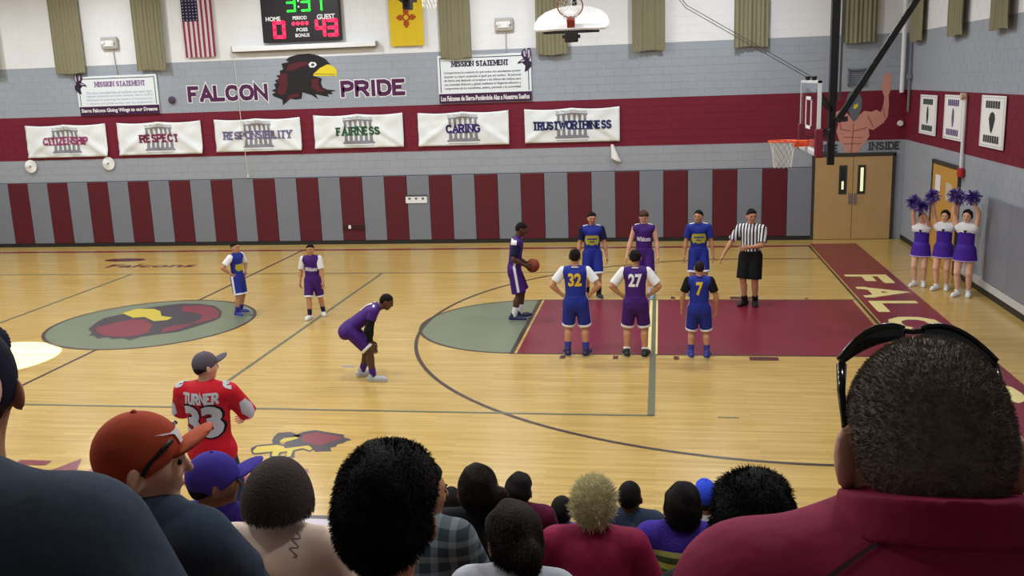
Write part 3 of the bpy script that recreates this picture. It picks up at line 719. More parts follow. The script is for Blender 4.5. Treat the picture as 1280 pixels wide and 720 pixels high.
for bi, (word, x0, x1, zt, zb, c, tw, cn) in enumerate(BAN):
    L, H = x1-x0, zt-zb; fn = banner_fn(L, H, bi)
    t = thing('banner', f'white vinyl banner with a temple picture and the {cn} word {word}', 'banner', ((x0+x1)/2, WALL_Y, (zt+zb)/2), 0, 'value banners on the maroon band')
    nx, nz = 48, 18; g = np.array([(L*(i/nx-.5), H*(j/nz-.5)) for j in range(nz+1) for i in range(nx+1)]); F = [(j*(nx+1)+i, j*(nx+1)+i+1, (j+1)*(nx+1)+i+1, (j+1)*(nx+1)+i) for j in range(nz) for i in range(nx)]
    sh = put2('sheet', (g, F), (0, 0, 0), WU, WV, M_vinyl, t, fn, True)
    md = sh.modifiers.new('thickness', 'SOLIDIFY'); md.thickness = .004; md.offset = -1
    tw0 = .86; P = [rect2(-tw0/2+.03, .27, tw0/2-.03, .31, .1), rect2(-tw0/2, -.33, tw0/2, -.285, .1), rect2(-tw0/2+.04, -.285, tw0/2-.04, -.25, .1)]
    for k in range(6):
        cx = (k-2.5)*.135
        P += [rect2(cx-.045, .235, cx+.045, .27), poly2([(cx-.028, .10), (cx+.028, .10), (cx+.034, .235), (cx-.034, .235)]), poly2([(cx-.045, -.25), (cx+.045, -.25), (cx+.035, -.09), (cx-.035, -.09)])]
    put2('temple_print', join2(*[refine(q, .05) for q in P]), (0, -.007, 0), WU, WV, M_temple, t, fn)
    wm = mat('banner_ink_%d' % bi, rgb(*c), .6)
    tx = block2(word, tw*1.04, .225, .215, True, .22, 0, .06)
    put2('word_print', tx, (0, -.012, .005), WU, WV, wm, t, fn)
    put2('small_print', join2(move2(text2('Six Pillars of Character', .80, .055, 0, .06), 0, .36)), (0, -.010, 0), WU, WV, M_temple, t, fn)['kind'] = 'stuff'
    put2('small_print', rect2(-.40, -.385, .40, -.372, .1), (0, -.005, 0), WU, WV, M_temple, t, fn)
    for sx in (-1, 1):
        for sz in (-1, 1): MB().tube([(sx*(L/2-.03), -.03, sz*(H/2-.03)+(.0)), (sx*(L/2-.03), 0, sz*(H/2-.03))], .012).build('grommet', MATS['steel'], t)

# ------------------------------------------------------------------ the two mission statement signs
M_sign = mat('white_sign_board', rgb(226, 234, 240), 0.5)
M_sink = mat('sign_ink', rgb(38, 20, 54), 0.6)
M_spale = mat('pale_sign_ink', rgb(176, 182, 210), 0.6)
M_sband = mat('sign_band', rgb(58, 14, 62), 0.5)
def bird_emblem(t, x, z, s, flip=1):
    P = [(0, .20), (.06, .24), (.10, .12), (.12, .25), (.17, .24), (.18, .10), (.14, .0), (.19, -.03), (.18, -.12), (.10, -.20), (.04, -.22), (.06, -.10), (0, -.04), (-.08, -.02), (-.10, -.06), (-.06, -.0), (.02, .04), (-.02, .12)]
    put2('emblem', poly2([(x+flip*s*a, z+s*b) for a, b in P]), (0, -.036, 0), WU, WV, M_sink, t)
    for q in ([(.02, .19), (.06, .20), (.08, .08), (.04, .08)], [(.125, .22), (.16, .2), (.16, .08), (.12, .04)], [(-.06, -.015), (.02, -.02), (.06, .01), (.02, .02)]):
        put2('emblem_highlight', poly2([(x+flip*s*a, z+s*b) for a, b in q]), (0, -.039, 0), WU, WV, mat('emblem_lilac', rgb(190, 170, 196), .6), t)
def mission(name_label, x0, x1, z0, z1, lines, foot, ink, right):
    L, H = x1-x0, z1-z0
    t = thing('sign', name_label, 'sign', ((x0+x1)/2, WALL_Y, z0))
    MB().box((-L/2, -.030, 0), (L/2, 0, H), .004).build('board', M_sign, t)
    put2('foot_band', rect2(-L/2+.01, 0, L/2, .235), (0, -.033, 0), WU, WV, M_sband, t)
    put2('border', join2(rect2(-L/2+.06, .26, -L/2+.08, H-.06), rect2(L/2-.08, .26, L/2-.06, H-.06), rect2(-L/2+.06, H-.08, L/2-.06, H-.06)), (0, -.033, 0), WU, WV, M_sink, t)
    put2('title', move2(block2('MISSION STATEMENT', 1.48, .14, .22, True, .22), -.10 if right else .10, H-.22), (0, -.034, 0), WU, WV, M_sink if right else mat('faded_purple_ink', rgb(136, 104, 150), .6), t)
    for i, ln in enumerate(lines):
        put2('text_line', move2(text2(ln, min(1.98, L-.42), .072, .012), -.05 if right else .05, H-.44-i*.098), (0, -.034, 0), WU, WV, ink, t)['kind'] = 'stuff'
    put2('foot_text', move2(text2(foot, L-.12, .13, .03), 0, .115), (0, -.036, 0), WU, WV, M_white, t)
    bird_emblem(t, (L/2-.22) if right else (-L/2+.18), H-.20, 1.25, 1 if right else -1)
mission('white mission statement sign below an olive drape with small lines of Spanish text', 3.64, 6.05, 3.64, 4.83,
        ['Compartimos la creencia de que todos los estudiantes pueden', 'alcanzar su mayor potencial, al igual que sus sueños.  El personal', 'de Sierra está dedicado en preparar a los líderes del mañana para', 'una sociedad dinámica y global mediante el diligencia esfuerzo y', 'compromiso de los estudiantes, padres, personal, y la comunidad.'],
        'Los Falcones de Sierra-Poniéndole Alas a Nuestros Sueños', M_sink, True)
mission('white mission statement sign with a pale text block above the RESPECT banner', -6.40, -4.06, 3.62, 4.66,
        ['We share the belief that all students can reach their', 'highest potential and their dreams. Sierra staff is', 'dedicated to preparing the leaders of tomorrow for', 'a dynamic and global society with the commitment'],
        'Sierra Falcons Giving Wings to our Dreams', M_spale, False)

# ------------------------------------------------------------------ scoreboard
M_sb = mat('scoreboard_black', rgb(30, 22, 30), 0.5)
M_red = mat('red_led', (1.0, 0.02, 0.08, 1), 0.5, emit=1.6)
M_grn = mat('green_led', (0.02, 1.0, 0.05, 1), 0.5, emit=1.2)
sb = thing('scoreboard', 'black electronic scoreboard with green clock and red score digits', 'scoreboard', (.145, WALL_Y, 5.33))
MB().box((-1.06, -.16, 0), (1.04, 0, 1.75), .015).build('cabinet', M_sb, sb)
def sbtext(s, x, z, wd, ht, m=None, nm='caption'): put2(nm, move2(text2(s, wd, ht, .03), x, z), (0, -.164, 0), WU, WV, m or M_white, sb)
sbtext('HOME', -.74, .585, .40, .11); sbtext('GUEST', .68, .585, .48, .13); sbtext('PERIOD', -.02, .585, .38, .09); sbtext('POSS', .02, .29, .30, .09); sbtext('BONUS', .02, .15, .38, .09)
SEG = {'a': ((0, 1), (1, 1)), 'b': ((1, 1), (1, .5)), 'c': ((1, .5), (1, 0)), 'd': ((0, 0), (1, 0)), 'e': ((0, 0), (0, .5)), 'f': ((0, .5), (0, 1)), 'g': ((0, .5), (1, .5))}
DIG = {'0': 'abcdef', '3': 'abgcd', '4': 'fgbc', '7': 'abc'}
def digit(ch, x, z, wd, ht, m, th, n):
    P = []
    for s in DIG[ch]:
        (ax, ay), (bx, by) = SEG[s]; A = np.array((x+ax*wd, z+ay*ht)); B = np.array((x+bx*wd, z+by*ht))
        P.append(line2(A[0], A[1], B[0], B[1], th))
    for k in DIG[ch]:
        for q in SEG[k]: P.append(circle2(x+q[0]*wd, z+q[1]*ht, th/2, 10))
    put2('digit', join2(*P), (0, -.166, 0), WU, WV, m, sb)
digit('0', -.72, .13, .25, .36, M_red, .085, 1); digit('4', .42, .13, .20, .36, M_red, .085, 1); digit('3', .74, .13, .20, .36, M_red, .085, 1)
digit('3', -.33, .76, .20, .42, M_grn, .05, 1); digit('3', .06, .76, .20, .42, M_grn, .05, 1); digit('7', .38, .76, .20, .42, M_grn, .05, 1)
put2('colon', join2(circle2(-.03, .86, .025, 10), circle2(-.03, 1.0, .025, 10)), (0, -.166, 0), WU, WV, M_white, sb)
put2('period_lamps', join2(*[circle2(-.20+.12*k, .445, .05, 12) for k in range(4)]), (0, -.166, 0), WU, WV, M_red, sb)
put2('possession_dash', join2(rect2(.31, .45, .38, .465), circle2(-.38, .43, .02, 8)), (0, -.166, 0), WU, WV, M_dgrey, sb)

# projector-screen case below the scoreboard
t = thing('screen_case', 'long white roll-up screen case under the scoreboard', 'screen case', (.14, WALL_Y, 5.11))
MB().box((-1.95, -.16, .02), (1.95, 0, .15), .02).build('case', M_white, t)
MB().box((-1.93, -.13, 0), (1.93, -.03, .03)).build('slot', M_dgrey, t)
for sx in (-1.96, 1.94): MB().box((sx, -.165, .01), (sx+.02, 0, .155)).build('end_cap', mat('cap_grey', rgb(150, 146, 150), .5), t)
t = tag(MB().tube([(-1.80, WALL_Y-.10, 5.12), (-1.76, WALL_Y-.10, 3.4), (-1.70, WALL_Y-.10, 1.9)], .008, 6).tube([(-1.70, WALL_Y-.10, 1.93), (-1.70, WALL_Y-.10, 1.86)], [.02, .03], 8).build('pull_cord', mat('cord', rgb(214, 208, 190), .8)), 'thin pull cord hanging from the white screen case', 'cord')

# ------------------------------------------------------------------ flags
M_fred = cloth('flag_red', 140, 56, 76); M_fwhite = cloth('flag_white', 208, 198, 204); M_fblue = cloth('flag_blue', 38, 36, 66)
def flag_fn(a, ph):
    def fn(x, y): return np.stack([np.zeros_like(x), -.04-np.abs(a*np.sin(7*x+ph)+.6*a*np.sin(3*y+11*x)), np.zeros_like(x)], 1)
    return fn
def gridrect(x0, z0, x1, z1, nx, nz):
    g = np.array([(x0+(x1-x0)*i/nx, z0+(z1-z0)*j/nz) for j in range(nz+1) for i in range(nx+1)]); return g, [(j*(nx+1)+i, j*(nx+1)+i+1, (j+1)*(nx+1)+i+1, (j+1)*(nx+1)+i) for j in range(nz) for i in range(nx)]
fl = thing('striped_flag', 'striped flag with starred canton hung vertically beside the scoreboard', 'flag', (-2.72, WALL_Y, 5.04))
fn = flag_fn(.012, 1.0); W_, H_ = .85, 1.66
for k in range(13):
    x0 = -W_/2+W_*k/13
    h1 = H_ if k >= 7 else H_-.74
    put2('stripe', gridrect(x0, 0, x0+W_/13, h1, 2, 16), (0, 0, 0), WU, WV, M_fred if k % 2 == 0 else M_fwhite, fl, fn, True)
put2('canton', gridrect(-W_/2, H_-.74, -W_/2+W_*7/13, H_, 10, 12), (0, 0, 0), WU, WV, M_fblue, fl, fn, True)
def star(cx, cz, r): return poly2([(cx+(r if i % 2 == 0 else r*.4)*math.sin(i*math.pi/5), cz+(r if i % 2 == 0 else r*.4)*math.cos(i*math.pi/5)) for i in range(10)])
put2('stars', join2(*[star(-W_/2+.05+.09*i, H_-.70+.08*j, .022) for j in range(9) for i in range(5)]), (0, -.004, 0), WU, WV, M_fwhite, fl, fn)
MB().tube([(-W_/2-.03, -.05, H_+.01), (W_/2+.03, -.05, H_+.01)], .012).box((-.01, -.05, H_), (.01, 0, H_+.02)).build('flag_rod', M_black, fl)
M_nmy = cloth('flag_yellow', 214, 186, 46); M_nmr = cloth('flag_sun_red', 168, 66, 40)
fl = thing('yellow_flag', 'yellow flag with a red sun symbol hung vertically', 'flag', (2.90, WALL_Y, 5.11))
fn = flag_fn(.022, 2.2)
put2('cloth', gridrect(-.44, 0, .44, 1.35, 20, 22), (0, 0, 0), WU, WV, M_nmy, fl, fn, True)
P = [ring2(0, .70, .06, .10, n=24)]
for ang in range(4):
    for k, l in ((-1.5, .24), (-.5, .30), (.5, .30), (1.5, .24)):
        q = rect2(.10, k*.035-.015, l*.86, k*.035+.015, .06); P.append(move2(q, 0, .70, ang*math.pi/2))
put2('sun_symbol', join2(*P), (0, -.005, 0), WU, WV, M_nmr, fl, fn)
MB().tube([(-.47, -.05, 1.36), (.47, -.05, 1.36)], .012).box((-.01, -.05, 1.35), (.01, 0, 1.37)).build('flag_rod', M_black, fl)

# ------------------------------------------------------------------ emergency lights, discs, vent, pipes, small wall things
def emergency(x, z, label, pipe):
    t = thing('emergency_light', label, 'emergency light', (x, WALL_Y, z), 0, 'emergency lights on the white band')
    MB().box((-.24, -.10, -.16), (.24, 0, .16), .04).build('case', mat('fixture_grey', rgb(176, 172, 168), .6), t)
    MB().box((-.16, -.13, -.09), (.16, -.09, .07), .02).build('face_plate', M_white, t)
    for sx in (-1, 1): MB().tube([(sx*.13, -.09, .03), (sx*.13, -.17, .02)], [.035, .05], 12).build('lamp_head', M_white, t)
    MB().tube(pipe, .014, 8).build('conduit', mat('conduit', rgb(170, 168, 166), .5), t)
emergency(5.40, 5.53, 'twin-lamp emergency light with a bent conduit above the right mission sign', [(.03, -.02, -.16), (.03, -.02, -.66), (-.0, -.02, -.70), (-.9, -.02, -.72)])
emergency(-5.28, 5.50, 'twin-lamp emergency light with a straight conduit above the left mission sign', [(.06, -.02, -.16), (.10, -.02, -.84)])
M_paper = mat('white_paper', rgb(240, 240, 240), .8)
def rosette(x, z, label, r=.18):
    V = [(0, -.05, 0)]; F = []
    for k in range(48):
        a = 2*math.pi*k/48; V.append((r*math.cos(a), -.012-(.03 if k % 2 else 0), r*math.sin(a)))
    for k in range(48): F.append((0, 1+(k+1) % 48, 1+k))
    t = thing('paper_rosette', label, 'rosette', (x, WALL_Y, z), 0, 'paper rosettes under the banners')
    obj('pleated_paper', mesh('pleated_paper', V, F, M_paper), t)
    V, F = tube([(0, -.045, 0), (0, -.062, 0)], .03, 12); obj('hub', mesh('hub', V, F, mat('hub_grey', rgb(150, 140, 170), .7)), t)
rosette(-8.09, 2.28, 'round pleated white paper rosette below the CITIZENSHIP banner corner')
rosette(-5.74, 2.31, 'round pleated white paper rosette between the CITIZENSHIP and RESPECT banners')
t = thing('torn_paper', 'folded white paper sheet curling off the wall below the TRUSTWORTHINESS banner', 'paper', (8.12, WALL_Y, 2.30))
V = []; F = []
for j in range(9):
    for i in range(9):
        u, v = i/8, j/8; r = math.sqrt(max(0, 1-(2*u-1)**2)) if False else 1
        x = (-.10+.27*u*(1-.75*v)); z = -.17+.36*v-.10*u*(1-v); V.append((x, -.02-.09*math.sin(math.pi*u)*(1-.4*v), z))
for j in range(8):
    for i in range(8): F.append((j*9+i, j*9+i+1, (j+1)*9+i+1, (j+1)*9+i))
o = obj('sheet', mesh('sheet', V, F, M_paper, True), t); md = o.modifiers.new('thickness', 'SOLIDIFY'); md.thickness = .002
t = thing('wall_vent', 'square grey louvred vent high on the far wall beside the corner', 'vent', (13.93, WALL_Y, 3.94))
MB().box((-.21, -.03, -.20), (.21, -.0, -.17)).box((-.21, -.03, .17), (.21, 0, .20)).box((-.21, -.03, -.2), (-.18, 0, .2)).box((.18, -.03, -.2), (.21, 0, .2)).build('frame', mat('vent_grey', rgb(110, 116, 124), .6), t)
for k in range(7): MB().obox((-.18, -.014, -.15+.05*k), (.18, -.014, -.15+.05*k), .03, .006, (0, .6, .8)).build('louvre', MATS['vent_grey'], t)
t = thing('corner_pipes', 'white and grey conduit pipes running up the room corner', 'pipe', (14.98, WALL_Y, 0))
MB().tube([(-.02, -.07, 3.55), (-.02, -.07, 8.1)], .055, 12).build('white_pipe', M_white, t)
MB().tube([(.09, -.30, 3.1), (.09, -.30, 8.1)], .03, 10).build('grey_pipe', mat('pipe_grey', rgb(120, 122, 126), .5), t)
MB().box((.04, -.40, 3.86), (.13, -.2, 3.98), .01).build('junction_box', MATS['pipe_grey'], t)
t = tag(MB().tube([(14.98, WALL_Y, 2.82), (14.98, WALL_Y-.05, 2.82)], [.07, .06], 16).build('thermostat_cover', M_white), 'small round white cover on the maroon band by the corner', 'cover')
t = thing('light_switch', 'small white switch plate on the side wall left of the cheerleaders', 'switch', (WALL_X, 7.4, .45))
MB().box((-.012, -.08, -.07), (0, .08, .07), .004).build('plate', M_white, t); MB().box((-.025, -.015, -.03), (-.012, .015, .03)).build('rocker', M_white, t)
t = thing('fire_alarm', 'red fire alarm box on the side wall with its white conduit', 'alarm', (WALL_X, 3.95, 2.08))
MB().box((-.07, -.12, -.09), (0, .12, .09), .015).build('box', mat('alarm_red', rgb(176, 34, 44), .4), t)
MB().tube([(-.03, .0, .09), (-.03, .0, 1.46)], .035, 8).build('conduit', M_white, t)
MB().tube([(-.03, .0, 1.46), (-.12, .0, 1.46)], [.06, .07], 12).build('strobe', mat('strobe', rgb(214, 190, 160), .5), t)

t = thing('wall_bell', 'small dark round bell on the grey band left of the word FALCON', 'bell', (-3.69, WALL_Y, 3.96))
MB().tube([(0, 0, 0), (0, -.03, 0), (0, -.05, 0)], [.10, .10, .04], 18).build('gong', mat('bell_purple', rgb(70, 56, 84), .5), t); MB().box((-.05, -.02, -.05), (.05, 0, .05)).build('back_plate', M_dgrey, t)

# three framed pennant boards on the side wall
for y0, y1, za, zb, c, lab in ((5.97, 7.30, 2.66, 3.52, (20, 66, 44), 'white banner board with dark green blocks nearest the corner'), (4.10, 5.38, 2.66, 3.55, (110, 96, 140), 'white banner board with pale purple blocks, middle of three'), (1.75, 3.02, 2.66, 3.58, (52, 56, 62), 'white banner board with charcoal blocks and a round head emblem')):
    t = thing('banner_board', lab, 'banner', (WALL_X, (y0+y1)/2, (za+zb)/2), 0, 'banner boards on the side wall')
    L, H = y1-y0, zb-za; ink = mat('board_ink_%d' % int(y0*10), rgb(*c), .6)
    MB().box((-.02, -L/2, -H/2), (0, L/2, H/2), .006).build('board', M_paper, t)
    put2('border', join2(rect2(-L/2+.04, -H/2+.03, L/2-.04, -H/2+.045), rect2(-L/2+.04, H/2-.045, L/2-.04, H/2-.03), rect2(-L/2+.04, -H/2+.03, -L/2+.07, H/2-.03), rect2(L/2-.07, -H/2+.03, L/2-.04, H/2-.03)), (-.023, 0, 0), (0, -1, 0), (0, 0, 1), mat('board_edge', rgb(200, 200, 204), .6), t)
    put2('word_block', join2(*[rect2(-L*.30+L*.60*k/6+.012, H*.26, -L*.30+L*.60*(k+1)/6-.012, H*.40) for k in range(6)]), (-.024, 0, 0), (0, -1, 0), (0, 0, 1), ink, t)
    put2('word_block', join2(*[rect2(-L*.33+L*.66*k/7+.012, -H*.40, -L*.33+L*.66*(k+1)/7-.012, -H*.26) for k in range(7)]), (-.024, 0, 0), (0, -1, 0), (0, 0, 1), ink, t)
    em = poly2([(-.06, -.17), (.02, -.20), (.10, -.08), (.16, .05), (.13, .14), (.02, .18), (-.10, .15), (-.17, .05), (-.12, -.05)]) if c[0] == 52 else poly2([(-.03, -.19), (.04, -.18), (.09, -.05), (.07, .12), (.02, .20), (-.04, .16), (-.08, .0)])
    put2('emblem', em, (-.024, 0, 0), (0, -1, 0), (0, 0, 1), ink, t)

# ------------------------------------------------------------------ main basketball goal (right end)
M_orange = mat('orange_rim', rgb(232, 84, 36), .4)
M_net = mat('net_cord', rgb(224, 220, 210), .8)
M_acr = mat('clear_backboard', (0.95, 0.97, 1.0, 1), .02, .5, trans=1.0)
def net(r0, r1, dep, n=12, rows=6):
    mb = MB()
    def pt(i, j):
        a = 2*math.pi*(i+.5*(j % 2))/n; tt = j/rows; r = r0+(r1-r0)*math.sqrt(tt)
        return np.array((r*math.cos(a), r*math.sin(a), -dep*tt))
    for j in range(rows):
        for i in range(n):
            a = pt(i, j)
            for di in ((0, -1) if j % 2 == 0 else (0, 1)): mb.tube([a, pt(i+di, j+1)], .004, 3, False)
    return mb
def rimring(r=.2286, rad=.012, n=36):
    V = []; F = []; m = 8
    for i in range(n):
        a = 2*math.pi*i/n
        for j in range(m):
            b_ = 2*math.pi*j/m; rr = r+rad*math.cos(b_); V.append((rr*math.cos(a), rr*math.sin(a), rad*math.sin(b_)))
    for i in range(n):
        for j in range(m): F.append((i*m+j, ((i+1) % n)*m+j, ((i+1) % n)*m+(j+1) % m, i*m+(j+1) % m))
    return V, F
g = thing('basketball_goal', 'ceiling-hung goal with clear rectangular backboard and orange rim', 'basketball goal', (11.58, 0, 2.90))
o = MB().box((0, -.90, 0.02), (.014, .90, 1.06)).build('backboard', M_acr, g)
MB().box((-.004, -.915, 0), (.05, -.875, 1.07)).box((-.004, .875, 0), (.05, .915, 1.07)).box((-.004, -.915, 1.03), (.05, .915, 1.07)).box((-.004, -.915, 0), (.05, .915, .05)).build('board_frame', mat('board_frame_white', rgb(214, 216, 220), .4), g)
MB().box((-.006, -.30, .32), (-.001, .30, .37)).box((-.006, -.30, .77), (-.001, .30, .82)).box((-.006, -.30, .32), (-.001, -.25, .82)).box((-.006, .25, .32), (-.001, .30, .82)).build('shooter_square', M_white, g)
MB().box((-.02, -.93, -.06), (.07, -.02, .03), .02).box((-.02, .02, -.06), (.07, .93, .03), .02).build('edge_padding', mat('pad_lightgrey', rgb(196, 198, 202), .6), g)
MB().box((-.03, -.95, -.07), (.09, -.86, .36), .02).box((-.03, .86, -.07), (.09, .95, .36), .02).build('corner_padding', mat('pad_maroon', rgb(110, 24, 46), .6), g)
V, F = rimring(); rm = obj('rim', mesh('rim', V, F, M_orange, True), g, (-.38, 0, .13))
MB().box((.16, -.07, -.09), (.38, .07, .01), .01).tube([(.15, -.17, 0), (.32, -.07, -.05)], .009, 6).tube([(.15, .17, 0), (.32, .07, -.05)], .009, 6).build('rim_bracket', M_orange, rm)
o = net(.222, .14, .42).build('net', M_net, rm)
MB().obox((.34, 0, 5.25), (.36, 0, -.26), .10, .14, (0, 1, 0)).build('mast', M_black, g)
MB().tube([(.46, -.16, 5.2), (.44, -.16, .75)], .018).tube([(.46, .16, 5.2), (.44, .16, .75)], .018).build('hanger_rods', M_dgrey, g)
MB().obox((.44, 0, .42), (2.16, 0, 3.22), .09, .09, (0, 1, 0)).obox((2.16, 0, 3.22), (3.3, 0, 5.2), .08, .08, (0, 1, 0)).build('brace', M_black, g)
MB().obox((.05, -.55, .92), (.34, -.05, .60), .05, .05).obox((.05, .55, .92), (.34, .05, .60), .05, .05).obox((.05, -.55, .12), (.34, -.05, .30), .05, .05).obox((.05, .55, .12), (.34, .05, .30), .05, .05).obox((.36, -.2, .45), (.60, .12, .45), .06, .08).build('mount_arms', M_black, g)
for sy in (-.35, .30): MB().tube([(.02, sy, 1.07), (.02, sy, 1.13)], [.03, .045], 10).build('clamp_knob', M_black, g)
for sy in (-.3, .3): MB().tube([(.03, sy, 1.10), (-1.9, sy+.4, 2.3), (-4.2, sy+.8, 5.2)], .006, 5, False).build('hoist_cable', M_dgrey, g)
MB().box((.1, -.3, 5.18), (3.5, .3, 5.30)).build('ceiling_beam', M_dgrey, g)

# two raised practice goals folded up under the ceiling
M_fan = mat('white_fan_board', rgb(244, 246, 246), .35)
def fan_goal(loc, rz, tilt, label, hang=False):
    g = thing('raised_goal', label, 'basketball goal', loc, rz, 'raised practice goals')
    c, s = math.cos(tilt), math.sin(tilt)
    def R_(p):                                  # tilt backwards about the lower edge
        x, y, z = p; return (x, y*c+z*s, -y*s+z*c)
    out = [(-.28, 0), (-.46, -.02), (-.62, -.01), (-.68, .06), (-.685, .22), (-.64, .44), (-.52, .64), (-.34, .78), (-.12, .85)]
    out = out+[(-x, z) for x, z in out[::-1]]
    n = len(out)
    V = [R_((x, 0, z)) for x, z in out]+[R_((x, .035, z)) for x, z in out]
    F = [tuple(range(n)), tuple(range(2*n-1, n-1, -1))]+[(i, i+n, (i+1) % n+n, (i+1) % n) for i in range(n)]
    obj('backboard', mesh('backboard', V, F, M_fan), g)
    rim = MB().raw(*rimring()); rim.v = [R_((x, y-.38, z+.13)) for x, y, z in rim.v]
    rm = rim.build('rim', mat('dull_rim', rgb(150, 70, 70), .5), g, True)
    b = MB().box((-.07, -.16, .02), (.07, 0, .16), .01); b.v = [R_(p) for p in b.v]; b.build('rim_bracket', mat('bracket_red', rgb(150, 58, 44), .5), g)
    nt = net(.222, .13, .34); nt.v = [tuple(np.array(R_((0, -.38, .13)))+np.array(((p[0]), p[1]*.8-(.05), p[2]*.55-abs(p[0])*.1 if False else p[2]*c+p[1]*-s*.8)) ) for p in nt.v]
    if hang:
        nt = net(.222, .12, .46); nt.v = [tuple(np.array(R_((0, -.38, .13)))+np.array(p)) for p in nt.v]
    nt.build('net', M_net, rm)
    MB().box((-.51, .02, -.08), (.51, .10, -.02), .01).build('cross_bar', M_black, g)
    MB().box((-.12, .0, -.24), (.12, .14, -.06), .02).box((-.16, .03, -.17), (.16, .11, -.11)).build('hinge_block', M_black, g)
    MB().obox((0, .10, -.12), (0, .95, .55), .08, .08).obox((0, .95, .55), (0, 1.2, 8.1-loc[2]), .08, .08).build('mast', M_black, g)
    return g
fan_goal((7.66, 2.0, 5.02), 0, math.radians(58), 'folded goal with a white fan-shaped backboard above the court')
fan_goal((4.92, 1.2, 5.66), math.pi/2, .30, 'folded goal mostly above the picture, its net hanging beside the yellow flag', True)

# ------------------------------------------------------------------ ceiling lamps (above the picture)
M_lens = mat('lamp_lens', (1, .96, .9, 1), .5, emit=6.0)
M_house = mat('lamp_housing', rgb(180, 180, 184), .4, metal=.6)
V1, F1 = tube([(0, 0, .30), (0, 0, .22), (0, 0, 0)], [.12, .14, .30], 20, False)
V2, F2 = tube([(0, 0, .55), (0, 0, .28)], [.11, .13], 16)
V3, F3 = tube([(0, 0, .02), (0, 0, .015)], [.27, .27], 20)
me1, me2, me3 = mesh('reflector', V1, F1, M_house, True), mesh('housing', V2, F2, M_house, True), mesh('lens', V3, F3, M_lens)
ORD = {-10.5: 'fifth', -5.3: 'fourth', 0.0: 'third', 5.3: 'second', 10.5: 'first'}; OVER = {-13.0: 'added dim over the back of the bleachers', -9.6: 'over the bleacher front', -4.4: 'over the near half of the court', 0.8: 'over the middle of the court', 5.8: 'along the far wall'}
for x, y in LAMP_XY:
    t = thing('high_bay_lamp', f'round high bay lamp {OVER[y]}, {ORD[x]} from the cheerleader end', 'lamp', (x, y, LAMP_Z), 0, 'high bay lamps over the court')
    obj('reflector', me1, t); obj('housing', me2, t); obj('lens', me3, t)
    MB().tube([(0, 0, .55), (0, 0, CEIL-LAMP_Z)], .012, 6).build('suspension_rod', M_dgrey, t)
    ld = bpy.data.lights.new('lamp_light', 'AREA'); ld.shape = 'DISK'; ld.size = .52; ld.energy = LAMP_W*(.30 if y < -12 else 1.0); ld.color = LAMP_COL  # back row is added and dimmed, to brighten the spectators
    lo = bpy.data.objects.new('lamp_light', ld); col.objects.link(lo); lo.parent = t; lo.location = (0, 0, -.01)
# added spot for a skylight's sunbeam that throws the bright oval on the floor
t = thing('sunbeam_stand_in', 'added narrow spot standing in for a skylight beam onto the floor by the centre circle', 'sunbeam_stand_in', (-1.50, -2.42, 7.6))
MB().tube([(0, 0, .30), (0, 0, .0)], [.09, .12], 16).build('can', M_black, t); MB().tube([(0, 0, .3), (0, 0, CEIL-7.6)], .015, 6).build('stem', M_black, t)  # unseen can and stem made to carry the added spot
ld = bpy.data.lights.new('spot_light', 'SPOT'); ld.energy = 24000; ld.spot_size = 2*math.atan(1.06/7.6); ld.spot_blend = .06; ld.shadow_soft_size = .02; ld.color = (.66, .80, 1)
lo = bpy.data.objects.new('spot_light', ld); col.objects.link(lo); lo.parent = t; lo.location = (0, 0, -.02)

# ------------------------------------------------------------------ bleachers
M_plank = mat('bleacher_plank', rgb(150, 112, 66), .5, noise=.1, nscale=4)
M_steel2 = mat('bleacher_steel', rgb(60, 62, 66), .5, metal=.4)
bl = thing('bleachers', 'stepped wooden bleachers the spectators sit on', 'bleachers', (6.5, -9.7, 0))
ROWY = lambda k: -9.7-.61*k
ROWZ = lambda k: .43+.29*k
for k in range(0, 12):
    y, z = -.61*k, ROWZ(k)
    MB().box((-11, y-.13, z-.045), (8, y+.13, z-.005), .006).build('seat_plank', M_plank, bl)
    MB().box((-11, y+.10, z-.30), (8, y+.12, z-.045)).build('riser', M_steel2, bl)
    if k > 0: MB().box((-11, y+.14, z-.43-.03), (8, y+.46, z-.43), .004).build('foot_plank', M_plank, bl)
    for x in (-10, -5, 0, 5):
        MB().box((x-.03, y-.05, 0), (x+.03, y+.05, z-.045)).build('support_post', M_steel2, bl)

